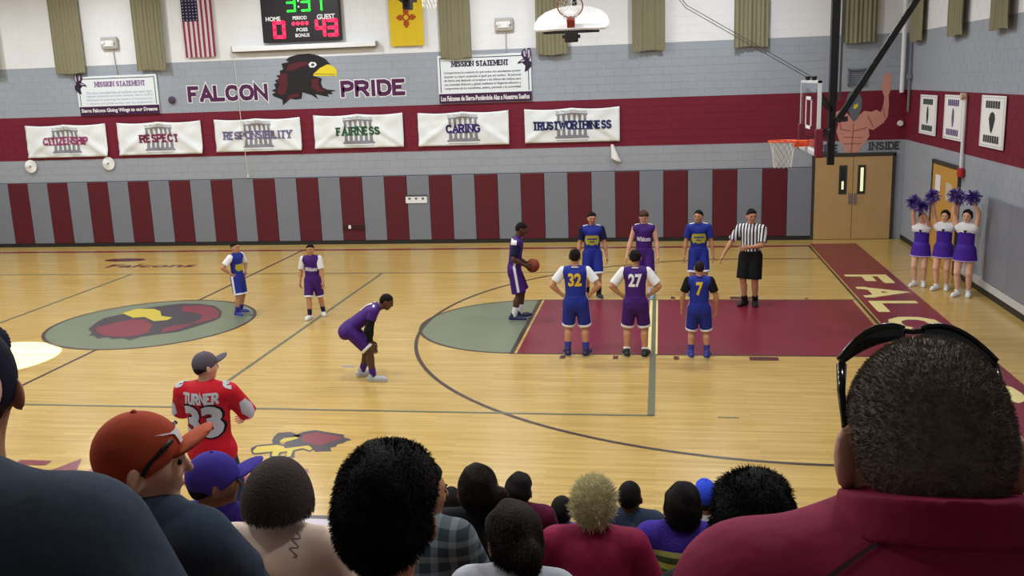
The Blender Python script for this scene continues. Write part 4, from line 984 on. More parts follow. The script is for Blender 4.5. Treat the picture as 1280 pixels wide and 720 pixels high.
# ------------------------------------------------------------------ people
def rotz(v, a):
    c, s = math.cos(a), math.sin(a); return np.array((v[0]*c-v[1]*s, v[0]*s+v[1]*c, v[2]))
def ik(a, t, l1, l2, pole):
    d = t-a; D = np.linalg.norm(d); u = d/D; D = min(D, (l1+l2)*.998); x = (l1*l1-l2*l2+D*D)/(2*D)
    hh = math.sqrt(max(l1*l1-x*x, 0)); pv = np.asarray(pole, float); pv = unit(pv-u*np.dot(pv, u))
    return a+u*x+pv*hh, a+u*D
class Sk: pass
def skeleton(H, lean=(0, 0, 1), pel=None, syaw=0.0, hyaw=0.0, look=(0, 0, 0), neck=None, feet=None, hands=None, epole=None, kpole=None, sw=1.0, hh=None, hip=1.0, handdir=(None, None), footdir=(None, None), fat=1.0, nl=(.045, .45), shz=.272):
    s = Sk(); s.H = H; s.fat = fat; s.sw = sw
    s.pel = np.array(pel if pel is not None else (0, 0, .53*H), float)
    s.tu = unit(lean)
    tr = rotz((1, 0, 0), syaw); s.tr = unit(tr-s.tu*np.dot(tr, s.tu)); s.tf = np.cross(s.tu, s.tr)
    hr = rotz((1, 0, 0), hyaw); s.hr = hr
    s.hips = [s.pel+hr*sg*.052*H*hip+np.array((0, 0, -.015*H)) for sg in (1, -1)]
    s.chest = s.pel+s.tu*.20*H; s.neckb = s.pel+s.tu*.295*H
    s.shz = shz; s.sho = [s.pel+s.tu*shz*H+s.tr*sg*.106*H*sw for sg in (1, -1)]
    y, p, r = look
    hf = np.array((-math.sin(y)*math.cos(p), math.cos(y)*math.cos(p), -math.sin(p)))
    hri = np.array((math.cos(y), math.sin(y), 0)); hu = np.cross(hri, hf)
    s.hR = hri*math.cos(r)-hu*math.sin(r); s.hU = hu*math.cos(r)+hri*math.sin(r); s.hF = hf
    s.hh = hh or .135*H
    nk = unit(neck) if neck is not None else unit(s.tu*.5+np.array((0, 0, .6))+hf*.12)
    s.nk = nk
    s.hc = s.neckb+nk*(nl[0]*H+nl[1]*s.hh)
    s.knee = []; s.ank = []; s.elb = []; s.wri = []; s.toe = []; s.hd = []
    for i, sg in enumerate((1, -1)):
        ft = np.array(feet[i] if feet is not None else (sg*.075*H, 0, 0), float)
        kp = kpole[i] if kpole is not None else (sg*.15, 1, 0)
        k, a = ik(s.hips[i], ft+np.array((0, 0, .045*H)), .245*H, .237*H, kp); s.knee.append(k); s.ank.append(a)
        fd = unit(footdir[i] if footdir[i] is not None else (sg*.25, 1, 0)); s.toe.append(fd)
        hd = np.array(hands[i] if hands is not None else (sg*.15*H, .02*H, .46*H), float)
        ep = epole[i] if epole is not None else (sg*.6, -1, -.2)
        e, wv = ik(s.sho[i], hd, .170*H, .150*H, ep); s.elb.append(e); s.wri.append(wv)
        s.hd.append(unit(handdir[i] if handdir[i] is not None else (wv-e)))
    return s
def hp(s, x, y, z): return s.hc+s.hh*(x*s.hR+y*s.hF+z*s.hU)
def torso(sh, s, e=0.0, k=.03, top=True):
    H = s.H; f = s.fat; M = dirM(s.tf, .72 if f < 1.15 else .85); M2 = dirM(s.tf, .66 if f < 1.15 else .8)
    sh.seg(s.pel-s.tu*.01*H, s.pel+s.tu*.11*H, .074*H*f+e, .066*H*f+e, k, M)
    sh.seg(s.pel+s.tu*.11*H, s.pel+s.tu*.225*H, .068*H*f+e, .084*H*(.5+.5*f)*s.sw**.5+e, k, M2)
    if top:
        for i in (0, 1):
            sh.seg(s.pel+s.tu*.235*H, s.pel+s.tu*(s.shz-.017)*H+(s.sho[i]-s.pel-s.tu*s.shz*H)*.72, .050*H+e, .042*H+e, k)
            sh.seg(s.neckb-s.tu*.0*H, s.sho[i]*.9+s.neckb*.1, .026*H+e, .030*H+e, k)
    return sh
def body_shape(s, face=True):
    H = s.H; sh = Shape(); torso(sh, s)
    for i in (0, 1):
        sg = (1, -1)[i]
        sh.seg(s.pel, s.hips[i], .062*H, .060*H, .03, dirM(np.cross(s.hr, (0, 0, 1)), .9))
        sh.seg(s.hips[i], s.knee[i], .058*H*(.6+.4*s.fat), .036*H, .025)
        mid = s.knee[i]*.68+s.ank[i]*.32
        back = unit(np.cross(s.ank[i]-s.knee[i], np.cross(s.toe[i], (0, 0, 1))))
        if np.dot(back, s.toe[i]) > 0: back = -back
        sh.seg(s.knee[i], s.ank[i], .034*H, .022*H, .02); sh.seg(mid+back*.010*H, mid*.6+s.ank[i]*.4+back*.006*H, .034*H, .024*H, .03)
        a = s.ank[i]; t = s.toe[i]
        sh.seg(a-t*.01*H-np.array((0, 0, .018*H)), a+t*.075*H-np.array((0, 0, .028*H)), .022*H, .017*H, .015)
        sh.seg(s.sho[i], s.elb[i], .031*H*(.5+.5*s.fat), .024*H, .03); sh.seg(s.elb[i], s.wri[i], .025*H, .016*H, .015)
        sh.seg(s.elb[i]*.8+s.wri[i]*.2, s.elb[i]*.6+s.wri[i]*.4, .026*H, .023*H, .02)
    sh.seg(s.neckb-s.nk*.02*H, hp(s, 0, -.08, -.28), .034*H*(.6+.4*s.fat), .22*s.hh, .02)
    A = (s.hR, s.hF, s.hU); q = s.hh
    sh.ell(hp(s, 0, -.05, .10), A, (.335*q, .42*q, .40*q), .02)
    sh.ell(hp(s, 0, .10, -.14), A, (.27*q, .27*q, .34*q), .04)
    sh.seg(hp(s, -.08, .22, -.40), hp(s, .08, .22, -.40), .09*q, .09*q, .03)
    if face:
        sh.seg(hp(s, -.15, .33, .09), hp(s, .15, .33, .09), .055*q, None, .02)
        sh.seg(hp(s, 0, .38, .06), hp(s, 0, .46, -.11), .025*q, .05*q, .012)
        for sg in (-1, 1):
            sh.seg(hp(s, sg*.17, .26, -.10), hp(s, sg*.15, .27, -.10), .09*q, None, .03)
            sh.seg(hp(s, sg*.14, .44, .01), hp(s, sg*.14, .44, .01), .06*q, None, .02, None, 0, True)
        sh.seg(hp(s, -.08, .345, -.27), hp(s, .08, .345, -.27), .035*q, None, .012)
    for sg in (-1, 1):
        sh.ell(hp(s, sg*.375, -.05, -.06), (s.hR*.85+sg*s.hF*.5, s.hF*.85-sg*s.hR*.5, s.hU), (.040*q, .11*q, .155*q), .010)
        sh.seg(hp(s, sg*.44, .01, -.04), hp(s, sg*.43, .0, -.10), .035*q, None, .012, None, 0, True)
    return sh
def hand_geo(s, i, curl=.5, pn=None, palm=True):
    """palm prims are added by the caller; returns finger tubes"""
    H = s.H; w_ = s.wri[i]; d = s.hd[i]; sg = (1, -1)[i]
    if pn is None: pn = (s.pel+s.tu*.1*H)-w_
    pn = unit(np.asarray(pn)-d*np.dot(pn, d)); sd = np.cross(d, pn)
    if np.dot(sd, s.tf) < 0: sd = -sd            # sd points to the thumb side
    L = (.047, .052, .049, .038); out = []
    for k in range(4):
        b = w_+d*.050*H+sd*(.018-.0125*k)*H; dd = d; P = [b-d*.012*H, b]; R = [.0068*H, .0066*H]; ang = curl*.35
        for seg in range(3):
            dd = unit(dd*math.cos(ang)+pn*math.sin(ang)); b = b+dd*L[k]*H/3*1.05; P.append(b); R.append((.0063, .0057, .0045)[seg]*H); ang = curl*.8
        out.append(tube(P, R, 6))
    b = w_+d*.016*H+sd*.016*H; dd = unit(d*.6+sd*.75+pn*.25); P = [b-dd*.008*H, b, b+dd*.020*H]; dd2 = unit(d*.85+sd*.25+pn*.45*(curl+.3)); P.append(P[-1]+dd2*.022*H); out.append(tube(P, [.0085*H, .0085*H, .0075*H, .0055*H], 6))
    return out, pn
def add_palms(sh, s, pns):
    H = s.H
    for i in (0, 1):
        w_, d = s.wri[i], s.hd[i]
        sh.seg(w_, w_+d*.046*H, .019*H, .025*H, .012, dirM(pns[i], .50))
HAIRCUT = {'short': (.055, .37, -.30, 0), 'buzz': (.022, .34, -.32, 0), 'crop': (.06, .36, -.27, 0), 'thick': (.08, .33, -.36, 0), 'afro': (.09, .36, -.26, 0)}
def hair_shape(s, style):
    q = s.hh; sh = Shape(); A = (s.hR, s.hF, s.hU)
    if style in HAIRCUT:
        e, fz, bz, _ = HAIRCUT[style]
        sh.ell(hp(s, 0, -.05, .10), A, ((.335+e)*q, (.42+e)*q, (.40+e)*q), .02)
        if style in ('thick', 'crop', 'afro'): sh.ell(hp(s, 0, -.20, -.06), A, ((.31+e*.3)*q, (.24+e)*q, .34*q), .04)
        else: sh.ell(hp(s, 0, -.18, -.06), A, (.29*q, (.24+e)*q, .28*q), .03)
        if style == 'thick': sh.ell(hp(s, 0, .18, .38), A, (.24*q, .18*q, .12*q), .05)
        a = hp(s, 0, .38, fz); b = hp(s, 0, -.40, bz); n = np.cross(s.hR, a-b)
        if np.dot(n, s.hF) < 0: n = -n
        for sg in (-1, 1): sh.ell(hp(s, sg*.40, .0, -.07), A, (.11*q, .13*q, .19*q), .012, True)
        sh.cut(n, a)
    elif style in ('bob', 'long', 'pony', 'bun', 'fringe'):
        e = .075
        sh.ell(hp(s, 0, -.06, .11), A, ((.335+e)*q, (.42+e)*q, (.40+e)*q), .02)
        if style == 'bob':
            sh.ell(hp(s, 0, -.14, -.20), A, (.50*q, .42*q, .44*q), .10)
            sh.cut(-s.hU+s.hF*.10, hp(s, 0, -.3, -.25))
        elif style == 'fringe':
            sh.ell(hp(s, 0, -.12, -.16), A, (.39*q, .36*q, .44*q), .05)
        else:
            sh.ell(hp(s, 0, -.16, -.08), A, (.33*q, .33*q, .32*q), .04)
        if style == 'bun':
            sh.ell(hp(s, .36, -.46, .0), A, (.24*q, .20*q, .20*q), .03); sh.ell(hp(s, .44, -.50, -.14), A, (.12*q, .13*q, .18*q), .04)
        if style == 'pony':
            sh.seg(hp(s, 0, -.42, .05), hp(s, 0, -.60, -.06), .12*q, .15*q, .04); sh.seg(hp(s, 0, -.60, -.06), hp(s, 0, -.56, -.50), .16*q, .10*q, .04)
        a = hp(s, 0, .30, .34); b = hp(s, 0, .02, -.30)
        n = np.cross(s.hR, a-b); n = n if np.dot(n, s.hF) > 0 else -n
        sh.cut(n, a)
    a1, a2, a3 = .004, 55.0, 43.0
    if style not in ('buzz', 'bob'): sh.noise = lambda X, Y, Z: .0035*np.sin(60*X+9*Z)*np.sin(52*Y+20*X)+.003*np.sin(70*Z+31*X)
    return sh
def strands(sh, h, n, length, m, name, parent, comb=None, wid=.0016, jit=.5, seed=1, lift=1.0, skip=()):
    """many fine hair strands growing out of a hair volume"""
    rg = np.random.default_rng(seed); V, Q = sh.polygonize(h); P = V[rg.integers(0, len(V), n)]+rg.normal(0, h*.4, (n, 3))
    for c_, r_ in skip: P = P[np.linalg.norm(P-c_, axis=1) > r_]
    n = len(P); N = sh.grad(P); D = sh.ev(P); P = P-N*D[:, None]
    c = np.zeros(3) if comb is None else np.asarray(comb, float)
    d0 = N*lift+rg.normal(0, jit, (n, 3))*.5+c; d0 /= np.linalg.norm(d0, axis=1)[:, None]
    d1 = d0+c*.8+rg.normal(0, jit, (n, 3))*.3-np.array((0, 0, .15)); d1 /= np.linalg.norm(d1, axis=1)[:, None]
    L = length*rg.uniform(.5, 1.2, n)[:, None]; sd = np.cross(d0, N+rg.normal(0, .4, (n, 3))); sd /= np.maximum(1e-6, np.linalg.norm(sd, axis=1))[:, None]
    a = P-N*.004; b = P+d0*L*.55; e = b+d1*L*.5
    VV = np.stack([a-sd*wid, a+sd*wid, b-sd*wid*.8, b+sd*wid*.8, e], 1).reshape(-1, 3)
    k = np.arange(n)[:, None]*5; F = np.concatenate([k+np.array((0, 1, 3)), k+np.array((0, 3, 2)), k+np.array((2, 3, 4))], 0)
    o = obj(name, mesh(name, VV, F, m, True), parent); o['kind'] = 'stuff'; return o

SKIN = {'light': (222, 172, 146), 'pale': (248, 222, 202), 'tan': (190, 138, 104), 'brown': (128, 84, 60), 'dark': (88, 58, 44)}
def skin(k): return mat('skin_'+k, rgb(*SKIN[k]), .55, .35, noise=.06, nscale=20)
HAIR = {'black': (20, 17, 16), 'dark': (40, 30, 26), 'brown': (74, 54, 40), 'blond': (250, 226, 188), 'grey': (118, 106, 96), 'bob': (66, 54, 50)}
def hairm(k): return mat('hair_'+k, rgb(*HAIR[k]), .75, .15, noise=.35, nscale=90, bump=.5, bscale=150)
M_eye = mat('eye_dark', rgb(30, 22, 20), .3); M_lip = mat('lip', rgb(150, 84, 78), .5)
M_shoesole = mat('shoe_sole', rgb(214, 214, 214), .6)

def base_person(label, loc, yaw, s, skn, hair, haircol, h, curl=(.5, .5), pns=(None, None), cat='person', face=True, group=None, hairh=None):
    root = thing('person', label, cat, loc, yaw, group)
    sh = body_shape(s, face); fing = []; pp = []
    for i in (0, 1):
        f, pn = hand_geo(s, i, curl[i], pns[i]); fing += f; pp.append(pn)
    add_palms(sh, s, pp)
    s.bodyshape = sh
    obj('body', sdf_mesh('body', sh, h, skin(skn), fing), root)
    if face:
        mb = MB()
        for sg in (-1, 1):
            c = hp(s, sg*.14, .375, .015); r = .042*s.hh
            V, F = tube([c-s.hR*r, c-s.hR*r*.5, c+s.hR*r*.5, c+s.hR*r], [r*.2, r*.75, r*.75, r*.2], 8); mb.raw(V, F)
        mb.build('eyes', M_eye, root, True)
        MB().tube([hp(s, -.09, .372, -.268), hp(s, 0, .39, -.265), hp(s, .09, .372, -.268)], [.008*s.hh, .016*s.hh, .008*s.hh], 6).build('mouth', M_lip, root, True)
        if hair:
            for sg in (-1, 1): MB().tube([hp(s, sg*.06, .40, .10), hp(s, sg*.14, .41, .125), hp(s, sg*.22, .36, .10)], [.012*s.hh, .016*s.hh, .008*s.hh], 6).build('eyebrow', hairm(haircol), root, True)
    if hair:
        hs = hair_shape(s, hair); s.hairshape = hs
        obj('hair', sdf_mesh('hair', hs, hairh or min(h, .011), hairm(haircol)), root)
    return root
def shoes_socks(root, s, shoe, sock=None, socktop=.09, h=.010, sole=M_shoesole, solecol=None):
    H = s.H
    for i in (0, 1):
        a, t = s.ank[i], s.toe[i]; g = a[2]-.045*H; t = unit((t[0], t[1], 0)); sd = np.array((-t[1], t[0], 0))
        heel = np.array((a[0], a[1], g+.026*H))-t*.028*H; ball = np.array((a[0], a[1], g+.022*H))+t*.075*H; tip = np.array((a[0], a[1], g+.018*H))+t*.108*H
        def prims(e=0.0):
            z = Shape().seg(heel, ball, .028*H+e, .030*H+e, .015).seg(ball, tip, .030*H+e, .024*H+e, .015).seg(np.array((a[0], a[1], g+.03*H))-t*.01*H, a+np.array((0, 0, .016*H))-t*.006*H, .030*H+e, .029*H+e, .015)
            z.cut((0, 0, -1), (0, 0, g+.0005)); return z
        sh = prims(); ob = obj('shoe', sdf_mesh('shoe', sh, h, shoe), root)
        z2 = prims(.003).cut((0, 0, 1), (0, 0, g+.013*H)); obj('sole', sdf_mesh('sole', z2, h*.8, sole), ob)
        if sock:
            up = unit(s.knee[i]-a); k = Shape().seg(a-up*.0, a+up*socktop*H, .0275*H, .033*H, .01, None, 1); obj('sock', sdf_mesh('sock', k, h, sock), root)
def shorts(root, s, m, hem=None, stripe=None, t=.80, e=.012, flare=.052, h=.012):
    H = s.H; sh = Shape(); M = dirM(s.tf, .78)
    sh.seg(s.pel+s.tu*.045*H, s.pel-s.tu*.03*H, .080*H*s.fat+e+.004, .080*H*s.fat+e, .03, M, 2)
    ends = []
    for i in (0, 1):
        en = s.hips[i]+(s.knee[i]-s.hips[i])*t; ends.append(en)
        sh.seg(s.hips[i], en, .056*H+e, flare*H+e, .03, None, 1)
    o = obj('shorts', sdf_mesh('shorts', sh, h, m), root)
    if hem:
        for i in (0, 1):
            k = s.hips[i]+(s.knee[i]-s.hips[i])*(t-.11); z = Shape().seg(k, ends[i], (.056+(flare-.056)*(t-.11)/t)*H+e+.004, flare*H+e+.004, .01, None, 3); obj('hem', sdf_mesh('hem', z, h*.85, hem), o)
    if stripe:
        for i, sg in ((0, 1), (1, -1)):
            out = s.hr*sg; a = s.hips[i]+np.array((0, 0, .05*H)); L = np.linalg.norm(ends[i]-a)*.93; v = unit(ends[i]-a); u = unit(np.cross(v, out))
            put_on('side_stripe', gridrect(-.022, 0, .022, L, 3, 14), sh, a+out*.30, u, v, -out, stripe, o, .005)
    s.shortshape = sh; return o
def jersey(root, s, m, e=.014, sleeve=0.0, name='jersey', h=.012, collar=None, hemdrop=.03):
    H = s.H; sh = Shape(); torso(sh, s, e)
    sh.seg(s.pel+s.tu*.0*H, s.pel+s.tu*.20*H, .078*H*s.fat+e, .082*H*s.fat+e, .03, dirM(s.tf, .70))
    for i in (0, 1):
        sh.seg(s.pel, s.hips[i]*.8+s.pel*.2-s.tu*hemdrop*H, .066*H*s.fat+e, .066*H*s.fat+e, .03, dirM(s.tf, .85))
        if sleeve > 0:
            en = s.sho[i]+(s.elb[i]-s.sho[i])*min(sleeve, 1.0); rr = .034*H*(.5+.5*s.fat)+e
            sh.seg(s.sho[i]-s.tu*.004*H, en, rr, rr*.98, .03, None, 1)
            if sleeve > 1.0:
                e2 = s.elb[i]+(s.wri[i]-s.elb[i])*(sleeve-1.0); sh.seg(s.elb[i], e2, .030*H+e, .024*H+e, .02, None, 1)
    o = obj(name, sdf_mesh(name, sh, h, m), root); s.shirt = sh
    if collar:
        c = s.neckb+s.nk*.012*H; x = s.tr; y = unit(np.cross(s.nk, x)); R0 = .040*H*(.6+.4*s.fat)+.004
        P = [c+R0*(x*math.cos(a)+y*math.sin(a)*1.0)-s.nk*.014*H*max(0, math.sin(a)) for a in np.linspace(0, 2*math.pi, 25)]
        MB().tube(P, .009, 6, False).build('collar', collar, o, True)
    return o
def sleeves(root, s, m, a=0.0, b=.75, e=.012, name='sleeve', h=.011):
    for i in (0, 1):
        p = s.sho[i]+(s.elb[i]-s.sho[i])*a; r = .035*s.H*(.5+.5*s.fat)+e
        if b > 1:
            z = Shape().seg(s.sho[i], s.elb[i], r, .030*s.H+e*.6, .02).seg(s.elb[i], s.elb[i]+(s.wri[i]-s.elb[i])*(b-1), .029*s.H+e*.5, .022*s.H+e*.4, .02, None, 1)
        else: z = Shape().seg(p, s.sho[i]+(s.elb[i]-s.sho[i])*b, r, r*1.02, .01, None, 1)
        obj(name, sdf_mesh(name, z, h, m), root)
def back_text(root, s, txt, m, ht, wd, up=.0, name='number', front=False, bold=.04, dx=0.0, outline=None):
    d = s.tf if front else -s.tf; u = -s.tr if front else s.tr
    o = s.pel+s.tu*(.17+up)*s.H+d*.40+u*dx
    if outline: put_on(name+'_outline', text2(txt, wd+.03, ht+.03, bold*1.5, .03), s.shirt, o, u, s.tu, -d, outline, root, .004)
    return put_on(name, text2(txt, wd, ht, bold, .03), s.shirt, o, u, s.tu, -d, m, root, .008 if outline else .005)
def patch(root, s, m2, m, up, front=True, name='print', dx=0.0, shp=None):
    d = s.tf if front else -s.tf; u = -s.tr if front else s.tr
    return put_on(name, m2, shp or s.shirt, s.pel+s.tu*up*s.H+d*.40+u*dx, u, s.tu, -d, m, root, .005)

C_BLUE = cloth('royal_blue', 34, 48, 142, rough=.6); C_PURP = cloth('purple', 66, 30, 112, rough=.6); C_WHITE = cloth('white', 232, 232, 236); C_GOLD = mat('gold_print', rgb(222, 186, 40), .6); C_WPRINT = mat('white_print', rgb(236, 236, 240), .6)
C_NAVY = cloth('navy', 26, 28, 62); C_BLACK = cloth('black', 20, 20, 22); C_OLIVEGOLD = mat('dull_gold_print', rgb(176, 168, 48), .6)
SH_WHITE = mat('shoe_white', rgb(226, 228, 230), .5); SH_BLACK = mat('shoe_black', rgb(24, 24, 26), .5); SH_BLUE = mat('shoe_blue', rgb(52, 62, 140), .5); SH_NAVY = mat('shoe_navy', rgb(36, 34, 78), .5); SH_DGREEN = mat('shoe_dark_green', rgb(32, 42, 34), .5); SH_GREY = mat('shoe_grey', rgb(170, 172, 178), .5); SH_LBLUE = mat('shoe_light_blue', rgb(130, 180, 220), .5)
S_BLUE = cloth('sock_blue', 60, 60, 140); S_WHITE = cloth('sock_white', 226, 226, 226); S_PURP = cloth('sock_purple', 70, 40, 120); S_DARK = cloth('sock_dark', 40, 30, 56)

def hips_hands(H, w=.115): return [(w*H, .02*H, .565*H), (-w*H, .02*H, .565*H)]
def falls(H, dx=.0): return [(.165*H, .03*H, .49*H), (-.165*H, .03*H, .49*H)]

# --- players with their backs to the camera at the lane edge
def back_player(loc, H, jm, und, num, numcol, label, shoe, sock, hair='short', haircol='black', skn='tan', hem=C_WHITE, stripe=C_WHITE, hands=None, ep=None, yaw=0.0, spread=.085, sleeve=.72, socktop=.09, look=(0, .1, 0), hd=(None, None), t=.98, nw=.20):
    feet = [(spread*H, 0, 0), (-spread*H, .01*H, 0)]
    s = skeleton(H, feet=feet, hands=hands or hips_hands(H), epole=ep or [(1, -.35, 0), (-1, -.35, 0)], look=look, handdir=hd, sw=1.02)
    r = base_person(label, loc, yaw, s, skn, hair, haircol, .0125, (.6, .6))
    sleeves(r, s, und, .0, sleeve, .012, 'undershirt_sleeve')
    j = jersey(r, s, jm, .015, 0, collar=und)
    so = shorts(r, s, jm, hem, stripe, t)
    if stripe: 
        for sg in (1, -1): put_on('side_panel', gridrect(-.018, 0, .018, .17*H, 2, 10), s.shirt, s.pel+s.tu*.04*H+s.tr*sg*.35, s.tf, s.tu, -s.tr*sg, stripe, j, .005)
    back_text(j, s, num, numcol, .20, nw, .03)
    shoes_socks(r, s, shoe, sock, socktop)
    return r, s
GOLDN = C_GOLD
hd_hip = ((-.75, .55, -.35), (.75, .55, -.35))
back_player((8.0, -1.95, 0), 1.645, C_BLUE, C_WHITE, '32', C_GOLD, 'player in blue jersey 32, hands on hips, back to the camera', SH_NAVY, S_BLUE, hd=hd_hip)
back_player((8.89, -1.96, 0), 1.63, C_PURP, C_WHITE, '27', C_WPRINT, 'player in purple jersey 27, hands on hips, back to the camera', SH_DGREEN, S_WHITE, 'crop', 'black', hd=hd_hip, stripe=None, socktop=.045, sleeve=.85)
H = 1.46
back_player((9.82, -1.98, 0), H, C_BLUE, C_BLACK, '7', C_GOLD, 'shorter player in blue jersey 7 with black sleeves, back to the camera', SH_BLUE, S_BLUE, 'buzz', 'dark', hands=[(.17*H, .05*H, .50*H), (-.17*H, .05*H, .50*H)], ep=[(.8, -.8, 0), (-.8, -.8, 0)], nw=.10, spread=.08)

# --- far lane players facing the camera
def front_player(loc, H, jm, sl, label, yaw, hair, haircol, skn, shoe, sock, kind, look=(0, .12, 0), sleeve=.72, feet=None, hands=None, patchcol=None, shoulders=True):
    s = skeleton(H, feet=feet or [(.07*H, .0, 0), (-.07*H, .02*H, 0)], hands=hands or falls(H), epole=[(.5, -1, 0), (-.5, -1, 0)], look=look)
    r = base_person(label, loc, yaw, s, skn, hair, haircol, .0125)
    if sl is not None: sleeves(r, s, sl, .0, sleeve, .011, 'sleeve')
    j = jersey(r, s, jm, .015, 0, collar=C_WHITE if kind != 'gold' else C_BLACK)
    shorts(r, s, jm, C_WHITE, None, .98)
    if kind == 'gold':
        cat = poly2([(-.13, .07), (-.10, .10), (.10, .10), (.13, .07), (.135, -.02), (.10, -.09), (.06, -.06), (.03, -.085), (-.03, -.085), (-.06, -.06), (-.10, -.09), (-.135, -.02)], .03)
        patch(j, s, cat, C_OLIVEGOLD, .145)
        patch(j, s, join2(rect2(-.09, .02, .09, .045, .03), rect2(-.05, -.03, .05, -.01, .03)), C_BLUE, .145, name='print_bar').location = tuple(s.tf*.003)
    else:
        patch(j, s, text2('Wildcats', .26, .085, .02, .03), C_WPRINT, .155, name='team_name')
    if shoulders:
        for sg in (1, -1):
            o = s.sho[0 if sg > 0 else 1]*.70+s.neckb*.30+np.array((0, 0, .3)); put_on('shoulder_patch', gridrect(-.045, -.03, .045, .03, 4, 3), s.shirt, o, s.tr, s.tf, (0, 0, -1), C_WPRINT, j, .005)
    shoes_socks(r, s, shoe, sock)
    return r, s
front_player((7.97, 2.12, 0), 1.65, C_BLUE, C_NAVY, 'player in blue jersey and dark sleeves facing the camera, leftmost on the far lane line', math.pi+.05, 'short', 'black', 'tan', SH_BLACK, S_DARK, 'gold', look=(.15, .15, 0))
H = 1.66
front_player((8.95, 2.12, 0), H, C_PURP, None, 'player in sleeveless purple jersey looking down, facing the camera', math.pi-.08, 'thick', 'brown', 'light', SH_LBLUE, S_WHITE, 'wild', look=(0, .45, 0), hands=[(.20*H, .04*H, .46*H), (-.16*H, .03*H, .49*H)])
front_player((9.97, 2.25, 0), 1.64, C_BLUE, C_BLUE, 'player in blue jersey and blue sleeves facing the camera, beside the referee', math.pi, 'short', 'black', 'tan', SH_BLUE, S_WHITE, 'gold', look=(-.35, .05, 0))

# --- the two waiting players by the centre circle
H = 1.38
s = skeleton(H, feet=[(.10*H, .02*H, 0), (-.07*H, -.06*H, 0)], hands=[(.12*H, -.0*H, .58*H), (-.115*H, .05*H, .57*H)], epole=[(1, -.5, 0), (-1, -.5, 0)], look=(-.2, .1, 0))
r = base_person('small player in blue jersey standing on the centre circle, hands on hips', (1.43, .66, 0), -1.85, s, 'tan', 'short', 'black', .0125)
sleeves(r, s, C_WHITE, 0, .75); j = jersey(r, s, C_BLUE, .014, collar=C_WHITE); shorts(r, s, C_BLUE, C_WHITE, C_WHITE, .98)
patch(j, s, poly2([(-.10, .06), (.10, .06), (.11, -.02), (.07, -.07), (-.07, -.07), (-.11, -.02)], .03), C_OLIVEGOLD, .13); shoes_socks(r, s, SH_BLUE, S_BLUE)
H = 1.36
s = skeleton(H, feet=[(.05*H, .10*H, 0), (-.09*H, -.10*H, 0)], hands=[(.165*H, .02*H, .50*H), (-.16*H, .10*H, .50*H)], epole=[(.5, -1, 0), (-.5, -1, 0)], look=(-.1, .12, 0))
r = base_person('small player in purple jersey over a white shirt, walking towards the camera', (2.97, .47, 0), math.pi+.12, s, 'tan', 'short', 'black', .0125)
sleeves(r, s, C_WHITE, 0, .85); j = jersey(r, s, C_PURP, .014, collar=C_WHITE); shorts(r, s, C_PURP, C_WHITE, None, .98)
patch(j, s, text2('Wildcats', .22, .075, .02, .03), C_WPRINT, .14, name='team_name'); shoes_socks(r, s, SH_WHITE, S_DARK)

# --- bending player
H = 1.62
BEND = dict(pel=(0, -.13*H, .475*H), lean=(0, .82, .57), feet=[(.085*H, .05*H, 0), (-.085*H, -.06*H, 0)])
s0 = skeleton(H, kpole=[(.1, 1, .2), (-.1, 1, .2)], **BEND)
s = skeleton(H, **BEND, hands=[tuple(k+np.array((0, .02*H, .055*H))) for k in s0.knee], epole=[(.7, -.6, .2), (-.7, -.6, .2)], look=(-.15, .45, 0), neck=(0, .85, .45), kpole=[(.1, 1, .2), (-.1, 1, .2)], handdir=((0, .4, -1), (0, .4, -1)))
r = base_person('player in purple jersey bent over with hands on knees', (5.10, -3.22, 0), -1.35, s, 'dark', 'buzz', 'black', .0125, (.4, .4))
sleeves(r, s, C_BLACK, .2, 1.75, .004, 'arm_sleeve'); sleeves(r, s, C_PURP, 0, .45, .014, 'jersey_sleeve')
j = jersey(r, s, C_PURP, .015); shorts(r, s, C_PURP, C_WHITE, None, .92)
back_text(j, s, '1', C_WPRINT, .20, .06, .06)
for sg in (1, -1):
    o = s.sho[0 if sg > 0 else 1]*.9+s.neckb*.1+np.array((0, 0, .3)); put_on('shoulder_patch', gridrect(-.07, -.022, .07, .022, 5, 3), s.shirt, o, s.tr, s.tf, (0, 0, -1), C_WPRINT, j, .006)
shoes_socks(r, s, SH_GREY, S_PURP, .08)

# --- free-throw shooter with the ball
H = 1.75
s = skeleton(H, feet=[(.06*H, -.02*H, 0), (-.06*H, .04*H, 0)], hands=[(.085*H, .115*H, .565*H), (-.085*H, .115*H, .565*H)], epole=[(.6, -1, -.1), (-.6, -1, -.1)], look=(-.0, .42, 0), lean=(0, .13, 1), neck=(0, .45, .9), handdir=((-.35, .7, -.5), (.35, .7, -.5)))
r = base_person('tall player in purple jersey holding the ball at the free throw line', (6.73, .33, 0), -1.45, s, 'dark', 'buzz', 'black', .0125, (.5, .5), ((-1, .2, 0), (1, .2, 0)))
sleeves(r, s, C_NAVY, .0, .8, .010, 'undershirt_sleeve'); j = jersey(r, s, C_PURP, .016, .18); so = shorts(r, s, C_PURP, None, C_WHITE, .95, flare=.066)
for sg in (1, -1): put_on('side_panel', gridrect(-.02, 0, .02, .20*H, 2, 10), s.shirt, s.pel+s.tu*.03*H+s.tr*sg*.35, s.tf, s.tu, -s.tr*sg, C_WHITE, j, .005)
for sg in (1, -1): put_on('shoulder_patch', gridrect(-.05, -.05, .05, .05, 4, 4), s.shirt, s.sho[0 if sg > 0 else 1]-s.tf*.05+s.tr*sg*.3, s.tf, s.tu, -s.tr*sg, C_WPRINT, j, .006)
shoes_socks(r, s, SH_NAVY, S_WHITE, .10)
